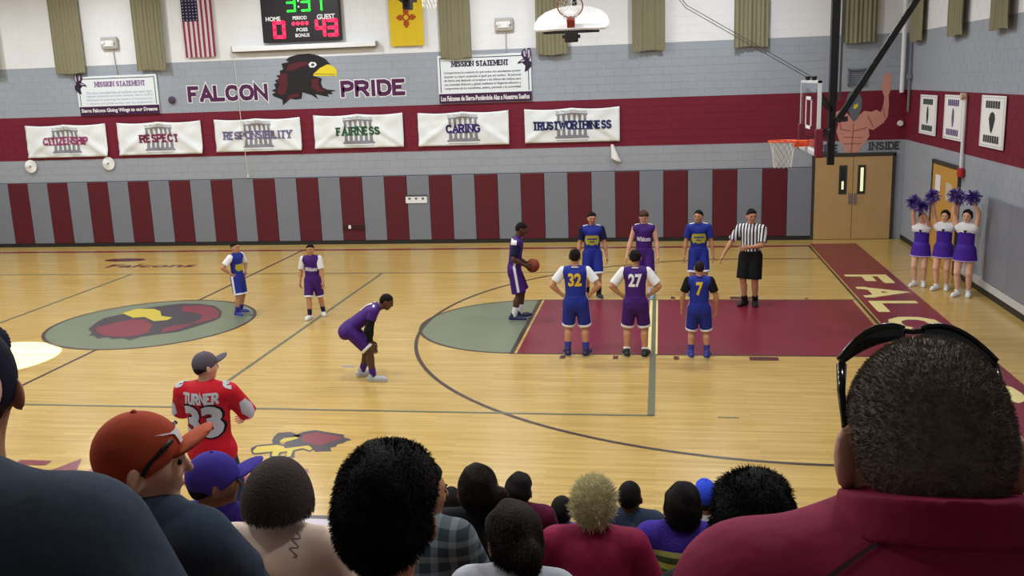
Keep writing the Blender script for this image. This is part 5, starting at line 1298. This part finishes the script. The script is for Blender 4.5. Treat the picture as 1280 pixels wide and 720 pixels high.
def ball(loc, label):
    t = thing('basketball', label, 'ball', loc, .4); R0 = .120; V = []; F = []; n, m_ = 24, 16
    for j in range(m_+1):
        for i in range(n):
            a, b = 2*math.pi*i/n, math.pi*j/m_; V.append((R0*math.sin(b)*math.cos(a), R0*math.sin(b)*math.sin(a), R0*math.cos(b)))
    for j in range(m_):
        for i in range(n): F.append((j*n+i, (j+1)*n+i, (j+1)*n+(i+1) % n, j*n+(i+1) % n))
    obj('leather_shell', mesh('leather_shell', V, F, mat('ball_leather', rgb(138, 62, 36), .6, .3, bump=.3, bscale=160), True), t)
    mb = MB()
    for ax in range(2):
        mb.tube([(R0*1.001*math.cos(a), 0, R0*1.001*math.sin(a)) if ax == 0 else (R0*1.001*math.cos(a), R0*1.001*math.sin(a), 0) for a in np.linspace(0, 2*math.pi, 33)], .003, 4, False)
    mb.build('seams', M_black, t)
yy = -1.45; bp = rotz((0, .185*H, 0), yy)
ball((6.73+bp[0], .33+bp[1], .548*H), 'brown basketball held in front of the free throw shooter')

# --- referee
def stripes_mat():
    m = bpy.data.materials.new('referee_stripes'); m.use_nodes = True; nt = m.node_tree; b = nt.nodes['Principled BSDF']; b.inputs['Roughness'].default_value = .85
    tc = nt.nodes.new('ShaderNodeTexCoord'); sp = nt.nodes.new('ShaderNodeSeparateXYZ'); nt.links.new(tc.outputs['Object'], sp.inputs[0])
    ml = nt.nodes.new('ShaderNodeMath'); ml.operation = 'MULTIPLY'; ml.inputs[1].default_value = 2*math.pi/.058; nt.links.new(sp.outputs[0], ml.inputs[0])
    sn = nt.nodes.new('ShaderNodeMath'); sn.operation = 'SINE'; nt.links.new(ml.outputs[0], sn.inputs[0])
    gt = nt.nodes.new('ShaderNodeMath'); gt.operation = 'GREATER_THAN'; gt.inputs[1].default_value = .0; nt.links.new(sn.outputs[0], gt.inputs[0])
    mx = nt.nodes.new('ShaderNodeMix'); mx.data_type = 'RGBA'; mx.inputs[6].default_value = rgb(30, 30, 34); mx.inputs[7].default_value = rgb(226, 226, 230); nt.links.new(gt.outputs[0], mx.inputs[0]); nt.links.new(mx.outputs[2], b.inputs['Base Color'])
    return m
H = 1.75
s = skeleton(H, feet=[(.05*H, .02*H, 0), (-.05*H, -.02*H, 0)], hands=[(.27*H, .12*H, .50*H), (-.02*H, .155*H, .63*H)], epole=[(.6, -1, -.1), (-1, -.6, -.4)], look=(.55, .12, 0), sw=1.08, fat=1.05)
r = base_person('referee in black and white striped shirt and black shorts', (10.86, 1.46, 0), math.radians(160), s, 'tan', 'short', 'black', .0125)
jersey(r, s, stripes_mat(), .018, .85, 'shirt', collar=C_BLACK); shorts(r, s, C_BLACK, None, None, .96, e=.026, flare=.054); shoes_socks(r, s, SH_BLACK, C_BLACK, .06, sole=SH_BLACK)
V, F = tube([s.pel+s.tu*.20*H+s.tf*.13*H, s.pel+s.tu*.20*H+s.tf*.145*H], .018, 10)

# --- cheerleaders and their pom-poms
M_pomp = mat('pompom_purple', rgb(76, 48, 150), .35, .6); M_poms = mat('pompom_silver', rgb(206, 206, 220), .25, .6, metal=.6)
def pompom(c, label, seed):
    rg = np.random.default_rng(seed); t = thing('pompom', label, 'pompom', tuple(c), 0, 'purple pompoms held up by the cheerleaders')
    for nm, m, n in (('purple_strips', M_pomp, 190), ('silver_strips', M_poms, 40)):
        mb = MB()
        for _ in range(n):
            d = unit(rg.normal(0, 1, 3)); L = .15*rg.uniform(.75, 1.1); sd = unit(np.cross(d, rg.normal(0, 1, 3)))*.008; dr = np.array((0, 0, -.03))*rg.uniform(.2, 1)
            a, b_, e = d*.01, d*L*.6, d*L+dr
            mb.raw([a-sd, a+sd, b_-sd, b_+sd, e-sd, e+sd], [(0, 1, 3, 2), (2, 3, 5, 4)])
        o = mb.build(nm, m, t); o['kind'] = 'stuff'
    V, F = tube([(0, 0, .03), (0, 0, -.06)], .014, 8); obj('handle', mesh('handle', V, F, M_white), t)
C_CHP = cloth('cheer_purple', 70, 36, 150, rough=.6)
def cheerleader(loc, yaw, H, hands_w, label, seed, pl, look=(0, 0, 0), shf=(0, 0)):
    s = skeleton(H, feet=[(.05*H, .03*H, 0), (-.055*H, -.02*H, 0)], hands=hands_w, epole=[(1, -.3, 0), (-1, -.3, 0)], look=look, sw=.92, hip=1.05, handdir=((0, 0, 1), (0, 0, 1)))
    r = base_person(label, loc, yaw, s, 'light', 'pony', 'dark', .012, (1.2, 1.2))
    j = jersey(r, s, C_CHP, .010, 0, 'top')
    ch = Shape(); e = .016
    ch.seg(s.pel+s.tu*.20*H, s.pel+s.tu*.245*H, .082*H+e, .084*H+e, .02, dirM(s.tf, .66), 2)
    for i in (0, 1): ch.seg(s.pel+s.tu*.235*H, s.pel+s.tu*.255*H+(s.sho[i]-s.pel-s.tu*.272*H)*.72, .050*H+e, .042*H+e, .03).seg(s.neckb, s.sho[i]*.9+s.neckb*.1, .026*H+e, .032*H+e, .03)
    ch.cut(-s.tu, s.pel+s.tu*.195*H)
    yk = obj('white_yoke', sdf_mesh('white_yoke', ch, .011, C_WHITE), r)
    put_on('chest_badge', poly2([(-.035, .03), (.035, .03), (0, -.04)], .02), ch, s.pel+s.tu*.225*H+s.tf*.4, -s.tr, s.tu, -s.tf, C_NAVY, yk, .005)
    sk = Shape().seg(s.pel+s.tu*.07*H, s.pel-s.tu*.01*H, .070*H+.012, .100*H+.014, .02, dirM(s.tf, .72), 2).seg(s.pel-s.tu*.005*H, s.pel-np.array((0, 0, .115*H)), .108*H+.014, .126*H+.014, .02, dirM(s.tf, .76), 1)
    o = obj('skirt', sdf_mesh('skirt', sk, .011, C_CHP), r)
    tr_ = Shape().seg(s.pel-np.array((0, 0, .103*H)), s.pel-np.array((0, 0, .117*H)), .124*H+.017, .1265*H+.017, .01, dirM(s.tf, .76), 3); obj('skirt_trim', sdf_mesh('skirt_trim', tr_, .009, cloth('lilac_trim', 190, 170, 220)), o)
    shoes_socks(r, s, SH_WHITE, S_WHITE, .03)
    for i in (0, 1):
        p = s.wri[i]+s.hd[i]*.06*H; q = rotz(p, yaw)+np.array(loc); pompom(q, pl[i], seed+i)
PY = 2.62
cheerleader((14.18, 3.08, 0), PY, 1.42, [(.085*1.42, .13*1.42, 1.13*1.42), (-.02*1.42, .20*1.42, 1.09*1.42)], 'smallest cheerleader in purple and white, leftmost by the side wall', 40, ('upper left of the two pompoms held by the smallest cheerleader', 'pompom held lower right by the smallest cheerleader'))
cheerleader((14.50, 2.76, 0), PY, 1.50, [(.16*1.5, .04*1.5, 1.15*1.5), (-.15*1.5, .04*1.5, 1.12*1.5)], 'middle cheerleader in purple and white with both arms raised', 50, ('pompom over the smallest cheerleader, held by the middle one', 'pompom raised by the middle cheerleader on her other side'))
cheerleader((14.72, 2.20, 0), PY, 1.58, [(.13*1.58, .05*1.58, 1.11*1.58), (-.06*1.58, .06*1.58, 1.10*1.58)], 'tallest cheerleader in purple and white, nearest the grey wall pad', 60, ('pompom raised by the tallest cheerleader towards the middle one', 'rightmost pompom, held over the head of the tallest cheerleader'))

# --- standing man in the red football jersey
H = 1.80
C_RED = cloth('jersey_red', 196, 22, 40, rough=.7); C_SILVER = mat('silver_print', rgb(190, 190, 196), .5)
s = skeleton(H, feet=[(.08*H, 0, 0), (-.08*H, 0, 0)], hands=[(.10*H, .18*H, .60*H), (-.10*H, .18*H, .60*H)], epole=[(1, -.5, -.3), (-1, -.5, -.3)], look=(-.75, .05, 0), sw=1.18, fat=1.18)
r = base_person('man in a red football jersey and grey cap standing by the sideline', (5.17, -8.15, 0), 0, s, 'light', 'buzz', 'dark', .0115)
j = jersey(r, s, C_RED, .022, .98, 'football_jersey', collar=C_BLACK)
put_on('name', block2('TURNER', .34, .10, .22, False, .3), s.shirt, s.pel+s.tu*.255*s.H-s.tf*.4, s.tr, s.tu, s.tf, C_SILVER, j, .006)
back_text(j, s, '33', C_SILVER, .30, .36, -.035, 'number', outline=C_BLACK, bold=.05)
for i, sg in ((0, 1), (1, -1)):
    ax = unit(s.elb[i]-s.sho[i]); d = unit(np.array((sg*.7, -.8, .25))); u = unit(np.cross(ax, d)); 
    put_on('sleeve_panel', poly2([(-.05, -.09), (.02, -.10), (.06, 0), (.03, .10), (-.04, .08), (-.07, 0)], .03), s.shirt, s.sho[i]*.25+s.elb[i]*.75+d*.3, u, ax, -d, C_SILVER, j, .005)
    d2 = unit(np.array((sg*.35, -.35, 1.0))); put_on('sleeve_number', move2(text2('3', .08, .13, .06, .03), 0, 0), s.shirt, s.sho[i]*.85+s.neckb*.15+d2*.3, unit(np.cross(d2, (0, 1, .4)))*-1*(-1), unit((sg*-.4, .8, .6)), -d2, C_SILVER, j, .006)
tr_ = shorts(r, s, cloth('jeans', 44, 54, 84), None, None, 1.0, flare=.05)
for i in (0, 1): obj('trouser_leg', sdf_mesh('trouser_leg', Shape().seg(s.knee[i], s.ank[i], .05*H, .045*H, .02, None, 1), .012, MATS['cloth_jeans']), tr_)
shoes_socks(r, s, SH_GREY)
def cap(root, s, m, brimm=None, h=.008, tilt=.0, back=-.22, front=.16, brim=True, blen=.36, e=.055):
    q = s.hh; A = (s.hR, s.hF, s.hU); sh = Shape().ell(hp(s, 0, -.05, .12), A, ((.335+e)*q, (.42+e)*q, (.40+e)*q), .02)
    a = hp(s, 0, .40, front); b = hp(s, 0, -.42, back); n = np.cross(s.hR, a-b); n = n if np.dot(n, s.hU) < 0 else -n
    sh.cut(n, a); o = obj('cap', sdf_mesh('cap', sh, h, m), root)
    MB().tube([hp(s, 0, -.05, .12+.40+e-.01), hp(s, 0, -.05, .12+.40+e+.025)], [.045*q, .02*q], 8).build('cap_button', m, o, True)
    if brim:
        f = unit(a-b); z = Shape().ell(a+f*blen*.35*q-s.hU*.0*q, (s.hR, f, unit(np.cross(s.hR, f))), (.30*q, blen*q, .05*q), .01)
        z.cut(unit(-f), a-f*.10*q)
        obj('brim', sdf_mesh('brim', z, min(h, .006), brimm or m), o)
    s.capshape = sh; return o
cap(r, s, cloth('cap_grey', 92, 84, 92), back=-.30, e=.05)

# ------------------------------------------------------------------ seated spectators
M_denim = cloth('jacket_slate', 52, 66, 84)
def spectator(label, hx, hy, hz, row, H, hair, haircol, skn, shirt, sleeve=.9, h=.010, look=(0, .05, 0), sw=1.0, fat=1.0, hh=None, face=True, hands=None, ep=None, trousers=None, syaw=0.0, e=.016, name='shirt', hairh=None, collar=None, lean_side=0.0, neck=None, nl=(.022, .42), shz=.272):
    """hx, hy, hz is the crown of the head; the person sits on bleacher row `row`"""
    seat = ROWZ(row); base = seat-.43
    S = hz-seat
    headtop = nl[0]*H+(nl[1]+.5)*(hh or .135*H)
    c = max(.70, min(1.0, (S-.062*H-headtop*.98)/(.295*H)))
    ln = math.acos(c); lean = (lean_side, math.sin(ln), math.cos(ln))
    pel = np.array((0, 0, .43+.062*H))
    s = skeleton(H, pel=pel, lean=lean, syaw=syaw, look=look, sw=sw, fat=fat, hh=hh, neck=neck, nl=nl, shz=shz,
                 feet=[(.07*H, .30*H, -.0), (-.07*H, .30*H, -.0)], kpole=[(.1, 1, .6), (-.1, 1, .6)], hands=hands or [(.075*H, .22*H, .43+.12*H), (-.075*H, .22*H, .43+.12*H)], epole=ep or [(.8, -.6, -.5), (-.8, -.6, -.5)])
    top = hp(s, 0, -.03, .5)
    loc = (hx-top[0], hy-top[1], hz-top[2])
    r = base_person(label, loc, 0, s, skn, hair, haircol, h, face=face, hairh=hairh)
    if shirt is not None: jersey(r, s, shirt, e, sleeve, name, max(h, .008), collar)
    tm = trousers or MATS['cloth_jeans']
    z = Shape().seg(s.pel+s.tu*.03*H, s.pel, .082*H*fat, .086*H*fat, .03, dirM(s.tf, .85))
    for i in (0, 1): z.seg(s.hips[i], s.knee[i], .066*H*(.6+.4*fat), .050*H, .03).seg(s.knee[i], s.ank[i], .048*H, .040*H, .03, None, 1)
    obj('trousers', sdf_mesh('trousers', z, .014, tm), r)
    for i in (0, 1):
        a, t = s.ank[i], s.toe[i]; q = Shape().seg(a-t*.02*H-np.array((0, 0, .02*H)), a+t*.09*H-np.array((0, 0, .025*H)), .028*H, .026*H, .02).cut((0, 0, -1), (0, 0, a[2]-.045*H+.001)); obj('shoe', sdf_mesh('shoe', q, .012, SH_BLACK), r)
    return r, s

C_MAR = cloth('polo_maroon', 142, 28, 70, rough=.75); C_TEE = cloth('tee_slate', 58, 70, 86); C_SLATE = cloth('slate', 50, 62, 84); C_BRIGHTBLUE = cloth('bright_blue', 62, 108, 206); C_DMAR = cloth('dark_maroon', 92, 22, 54)

EAR = lambda s: [(hp(s, sg*.40, .0, -.08), .16*s.hh) for sg in (1, -1)]
# big man with sunglasses on his head
r, s = spectator('large man in a maroon polo shirt with sunglasses pushed up on his cropped head', 9.541, -14.93, 3.798, 9, 1.62, 'buzz', 'grey', 'light', C_MAR, .95, .0065, (0, .36, 0), 1.12, 1.15, .224, name='polo_shirt', hairh=.005, nl=(.0, .42), shz=.258, neck=(0, .5, .85))
strands(s.hairshape, .006, 22000, .0045, hairm('grey'), 'cropped_hair', r, None, .0005, .5, 3, 1.0, EAR(s))
H = s.H; q = s.hh
# stand-and-fall collar, higher at the nape
nC = unit((0, .36, 1)); pC = s.neckb+np.array((0, 0, .052)); cA = s.neckb+np.array((0, -.012, -.03)); cB = s.neckb+np.array((0, -.006, .13))
z = Shape().seg(cA, cB, .47*q, .33*q, .01).cut(nC, pC-nC*.006); obj('collar_stand', sdf_mesh('collar_stand', z, .006, C_MAR), r)
z = Shape().seg(cA, cB, .51*q, .345*q, .01).cut(nC, pC).cut(-nC, pC-nC*.046); obj('collar', sdf_mesh('collar', z, .0045, C_MAR), r)
for sg in (1, -1):
    a0 = s.neckb*.75+s.sho[0 if sg > 0 else 1]*.25; b0 = s.sho[0 if sg > 0 else 1]
    put_on('shoulder_seam', gridrect(-.0018, 0, .0018, np.linalg.norm(b0-a0), 1, 16), s.shirt, a0+np.array((0, -.02, .3)), np.array((0, 1, 0)), (b0-a0)*np.array((1, 1, 0)), (0, -.2, -1), mat('seam_dark', rgb(50, 10, 26), .8), r, .003)
# sunglasses resting on the crown
sg_ = thing('sunglasses', 'dark wraparound sunglasses resting on top of the cropped head', 'sunglasses', tuple(np.array(r.location)+hp(s, 0, .2, .5)))
O = hp(s, 0, .2, .5); M_sg = mat('glossy_black', rgb(8, 8, 10), .12, .6); M_lensd = mat('dark_lens', rgb(14, 16, 14), .08, .7)
def hq(x, y, z): return s.hc+q*np.array((x, y+.02, z))-O      # worn level although the head is bowed
for sg in (1, -1):
    MB().tube([hq(sg*.37, -.08, .0), hq(sg*.372, -.02, .12), hq(sg*.37, .10, .24), hq(sg*.355, .20, .345)], [.011*q, .016*q, .020*q, .026*q], 8).build('temple_arm', M_sg, sg_, True)
    V = []; F = []; nn = 12
    for j in range(4):
        for i in range(nn+1):
            tt = i/nn; a = sg*(.04+.33*tt); bend = tt*tt
            y0 = .29-.10*bend; z0 = .445-.11*bend
            hgt = .085*math.sin(math.pi*min(1, .25+tt*.62))
            V.append(hq(a, y0+hgt*(.30)*(j/3), z0+hgt*(j/3)))
    for j in range(3):
        for i in range(nn): F.append((j*(nn+1)+i, j*(nn+1)+i+1, (j+1)*(nn+1)+i+1, (j+1)*(nn+1)+i))
    o = obj('lens', mesh('lens', V, F, M_lensd, True), sg_); md = o.modifiers.new('thickness', 'SOLIDIFY'); md.thickness = .003
    top = [V[3*(nn+1)+i] for i in range(nn+1)]
    MB().tube(top, .013*q, 6).build('frame_rim', M_sg, sg_, True)
MB().tube([hq(-.05, .31, .49), hq(0, .31, .485), hq(.05, .31, .49)], .014*q, 6).build('bridge', M_sg, sg_, True)

# man in the slate tee, mostly out of frame on the left
spectator('broad man in a slate blue T-shirt whose head is outside the left edge', 8.36, -14.98, 3.86, 9, 1.80, 'short', 'dark', 'light', C_TEE, .52, .009, (.2, 0, 0), 1.22, 1.25, .235, name='t_shirt', hands=[(.12, .30, .60), (-.12, .30, .60)], ep=[(1, -.2, -.8), (-1, -.2, -.8)], e=.02)
# person in dark cap at the left edge
r, s = spectator('person in a dark navy cap and shirt cut off by the left edge', 7.945, -14.40, 3.66, 8, 1.66, 'buzz', 'dark', 'tan', C_NAVY, .9, .010, (.5, .0, 0), .80, .9, .235, nl=(.05, .48))
cap(r, s, cloth('cap_navy', 24, 24, 48), back=-.30, e=.06)

# man in the orange cap
r, s = spectator('man in a burnt orange cap and slate jacket looking right', 7.965, -13.87, 3.298, 7, 1.66, 'buzz', 'dark', 'light', M_denim, 1.9, .0075, (-1.15, .02, 0), 1.12, 1.2, .235, name='jacket', syaw=-.35, e=.024)
C_OR = cloth('cap_orange', 178, 74, 48, bump=.15)
o = cap(r, s, C_OR, cloth('cap_orange_brim', 196, 96, 66), .006, back=-.36, front=.14, e=.055, blen=.30)
MB().tube([hp(s, sg*.405, .02+.0*k, .0) if k == 0 else hp(s, sg*(.40-.04*k), .12*k-.02, .10*k+.02) for sg in (1,) for k in range(4)], .006, 6).build('cap_cord', M_black, o, True)
MB().tube([hp(s, -sg*(.41-.035*k), .12*k-.02, .10*k+.02) for sg in (1,) for k in range(4)], .006, 6).build('cap_cord', M_black, o, True)
horn = poly2([(-.035, .018), (-.045, .03), (-.02, .012), (0, .010), (.02, .012), (.045, .03), (.035, .018), (.012, .002), (.008, -.03), (-.008, -.03), (-.012, .002)], .01)
put_on('emblem', horn, s.capshape, hp(s, .10, .30, .30)+s.hF*.25+s.hU*.1, s.hR, s.hU, -(s.hF*.9+s.hU*.35), C_WPRINT, o, .004)
# jacket collar
mbc = []; V = []; F = []; n = 32
for j in range(4):
    for i in range(n):
        a = 2*math.pi*i/n; rr = (.32, .33, .37, .42)[j]*s.hh; zz = (.0, .17, .16, -.02)[j]*s.hh
        V.append(s.neckb+s.nk*zz+s.tr*rr*math.cos(a)+np.cross(s.nk, s.tr)*rr*math.sin(a))
for j in range(3):
    for i in range(n): F.append((j*n+i, j*n+(i+1) % n, (j+1)*n+(i+1) % n, (j+1)*n+i))
o = obj('collar', mesh('collar', V, F, cloth('jacket_collar', 30, 38, 48), True), r)

# black-haired person right in front of the camera
r, s = spectator('person with thick black hair in a navy top, nearest head in the middle', 8.785, -14.46, 3.455, 8, 1.62, 'thick', 'black', 'tan', C_NAVY, .9, .008, (0, .02, 0), 1.0, 1.0, .212, hairh=.007, nl=(.055, .47))
strands(s.hairshape, .008, 14000, .009, hairm('black'), 'hair_strands', r, (0, -.2, -.3), .0008, .5, 4, .6, EAR(s))
# dark-haired person whose hair shows over the collar of the maroon shirt
r, s = spectator('person with bushy black hair half hidden by the large man', 9.475, -13.83, 3.155, 7, 1.60, 'thick', 'black', 'tan', C_BLACK, .9, .009, (-.1, .05, 0), .98, 1.0, .228, hairh=.008)
strands(s.hairshape, .009, 9000, .014, hairm('black'), 'hair_strands', r, (0, -.2, -.2), .0010, .6, 5, .6)
# woman with the bob and bare back
C_TOP = cloth('grey_top', 96, 98, 130)
r, s = spectator('woman with a dark bob, bare back and a script tattoo', 8.06, -13.27, 2.935, 6, 1.60, 'bob', 'bob', 'pale', None, 0, .0075, (0, .04, 0), .96, 1.08, .203, hairh=.007)
z = Shape(); torso(z, s, .012, .03, False); z.cut(s.tu, s.pel+s.tu*.125*s.H); obj('strapless_top', sdf_mesh('strapless_top', z, .009, C_TOP), r)
strands(s.hairshape, .008, 9000, .016, mat('hair_bob_gloss', rgb(70, 58, 52), .32, .6), 'hair_strands', r, (0, 0, -1.6), .0012, .12, 6, .12)
put_on('tattoo', move2(stroke2([(.016*math.sin(k*1.1)*(.4+.6*abs(math.cos(k*.6)))-.001*k, .0045*k-.035) for k in np.arange(0, 15, .25)], .003, .003), 0, 0, -.3), s.bodyshape, s.pel+s.tu*.275*s.H-s.tf*.3+s.tr*.088, s.tr, s.tu, s.tf, mat('tattoo_ink', rgb(120, 104, 102), .7), r, .0015)
# purple cap
r, s = spectator('child in a purple baseball cap turned to the right', 7.515, -12.64, 2.69, 5, 1.52, 'buzz', 'black', 'brown', cloth('purple_top', 58, 40, 130), .9, .010, (-.95, .08, 0), .95, 1.0, .218)
cap(r, s, cloth('cap_purple', 66, 52, 150, bump=.1), None, .008, back=-.30, front=.12, e=.06, blen=.40)
# man in the plaid shirt
def plaid():
    m = bpy.data.materials.new('plaid_shirt'); m.use_nodes = True; nt = m.node_tree; b = nt.nodes['Principled BSDF']; b.inputs['Roughness'].default_value = .9
    tc = nt.nodes.new('ShaderNodeTexCoord'); sp = nt.nodes.new('ShaderNodeSeparateXYZ'); nt.links.new(tc.outputs['Object'], sp.inputs[0])
    fs = []
    for ax, per in ((0, .07), (2, .06)):
        ml = nt.nodes.new('ShaderNodeMath'); ml.operation = 'MULTIPLY'; ml.inputs[1].default_value = 2*math.pi/per; nt.links.new(sp.outputs[ax], ml.inputs[0])
        sn = nt.nodes.new('ShaderNodeMath'); sn.operation = 'SINE'; nt.links.new(ml.outputs[0], sn.inputs[0])
        gt = nt.nodes.new('ShaderNodeMath'); gt.operation = 'GREATER_THAN'; gt.inputs[1].default_value = .35; nt.links.new(sn.outputs[0], gt.inputs[0]); fs.append(gt)
    ad = nt.nodes.new('ShaderNodeMath'); ad.operation = 'ADD'; nt.links.new(fs[0].outputs[0], ad.inputs[0]); nt.links.new(fs[1].outputs[0], ad.inputs[1])
    hf = nt.nodes.new('ShaderNodeMath'); hf.operation = 'MULTIPLY'; hf.inputs[1].default_value = .5; nt.links.new(ad.outputs[0], hf.inputs[0])
    mx = nt.nodes.new('ShaderNodeMix'); mx.data_type = 'RGBA'; mx.inputs[6].default_value = rgb(44, 58, 70); mx.inputs[7].default_value = rgb(122, 134, 140); nt.links.new(hf.outputs[0], mx.inputs[0]); nt.links.new(mx.outputs[2], b.inputs['Base Color'])
    return m
r, s = spectator('man in a grey plaid shirt with his face in profile to the right', 8.355, -12.63, 2.675, 5, 1.62, 'short', 'black', 'tan', plaid(), 1.8, .010, (-1.05, .08, 0), 1.0, 1.0, .22, name='plaid_shirt', syaw=-.3)
# woman with bun
r, s = spectator('woman with a dark bun and a black top', 8.45, -12.04, 2.415, 4, 1.62, 'bun', 'dark', 'tan', C_BLACK, 1.7, .010, (.25, .05, 0), .98, 1.0, .215, hairh=.008)
strands(s.hairshape, .009, 4000, .02, hairm('dark'), 'hair_strands', r, (.3, -.8, .1), .0010, .25, 8, .1)
# girl with ponytail
r, s = spectator('girl with a dark ponytail and a pale collar looking left', 8.80, -13.24, 2.80, 6, 1.42, 'pony', 'dark', 'light', cloth('white_grey_top', 190, 194, 204), .9, .009, (.55, .12, 0), .92, 1.0, .210, hairh=.008)
strands(s.hairshape, .009, 6000, .020, hairm('dark'), 'hair_strands', r, (0, -.8, -.5), .0010, .3, 9, .15)
# blond woman
r, s = spectator('woman with short spiky blond hair in a maroon top', 8.97, -12.04, 2.36, 4, 1.60, 'crop', 'blond', 'light', C_MAR, 1.6, .009, (-.05, .05, 0), 1.02, 1.08, .215, hairh=.008)
strands(s.hairshape, .008, 5000, .036, hairm('blond'), 'spiky_hair', r, (0, -.2, .45), .0018, .7, 10, .6)
# woman in the colourful knit
def knit():
    st = []; z = .43; cols = [(150, 40, 50), (176, 50, 44), (84, 26, 40), (200, 196, 180), (120, 30, 50), (196, 110, 60), (150, 40, 60), (206, 202, 150), (90, 110, 50), (196, 200, 90), (70, 96, 50), (206, 208, 120), (64, 44, 150)]
    st = [(.43+.07*i if i < 3 else .64+.0315*(i-3), rgb(*c)) for i, c in enumerate(cols)]
    return ramp_z('striped_knit', st, .95, 'Object', 2, bump=.5)
r, s = spectator('woman with dark hair in a colourful striped knit sweater', 9.37, -11.43, 2.095, 3, 1.60, 'fringe', 'black', 'light', knit(), 1.8, .010, (0, .05, 0), 1.0, 1.0, .212, name='knit_sweater', hairh=.009)
strands(s.hairshape, .01, 4000, .03, hairm('black'), 'hair_strands', r, (0, -.2, -1.4), .0012, .25, 12, .15)
# front rows
spectator('child with a dark round head in a black top, left of the maroon-topped child', 8.03, -10.80, 1.75, 2, 1.42, 'crop', 'black', 'brown', C_BLACK, .9, .012, (0, .1, 0), .95)
spectator('child with cropped black hair in a dark maroon top', 8.35, -10.21, 1.597, 1, 1.58, 'afro', 'black', 'dark', C_DMAR, .9, .012, (-.1, .1, 0), 1.0)
spectator('small child with a shaved head in a bright blue shirt', 8.585, -9.85, 1.295, 0, 1.42, 'buzz', 'black', 'brown', C_BRIGHTBLUE, .9, .012, (0, .1, 0), .95, 1.0, .215)
spectator('child with cropped black hair in a slate shirt beside the blond woman', 9.065, -10.21, 1.575, 1, 1.52, 'buzz', 'black', 'dark', C_SLATE, .9, .012, (-.2, .1, 0), 1.0)
r, s = spectator('child in a bright blue cap and white shirt behind the knit sweater', 9.54, -10.20, 1.575, 1, 1.52, 'buzz', 'dark', 'tan', C_WHITE, .9, .012, (0, .1, 0), .95)
cap(r, s, cloth('cap_blue', 44, 70, 200, bump=.1), None, .010, back=-.30, e=.06)
spectator('child with a shaved head just left of the large man shoulder', 9.95, -10.81, 1.775, 2, 1.46, 'buzz', 'black', 'brown', C_BLACK, .9, .012, (-.5, .1, 0), .95)
spectator('bald person mostly hidden behind the ear of the large man', 10.20, -11.43, 2.17, 3, 1.66, None, 'dark', 'light', C_SLATE, .9, .012, (0, .1, 0), 1.0)
spectator('dark-haired person at the right edge behind the large man shoulder', 10.93, -11.43, 2.06, 3, 1.60, 'short', 'black', 'tan', C_BLACK, .9, .012, (0, .1, 0), 1.0)
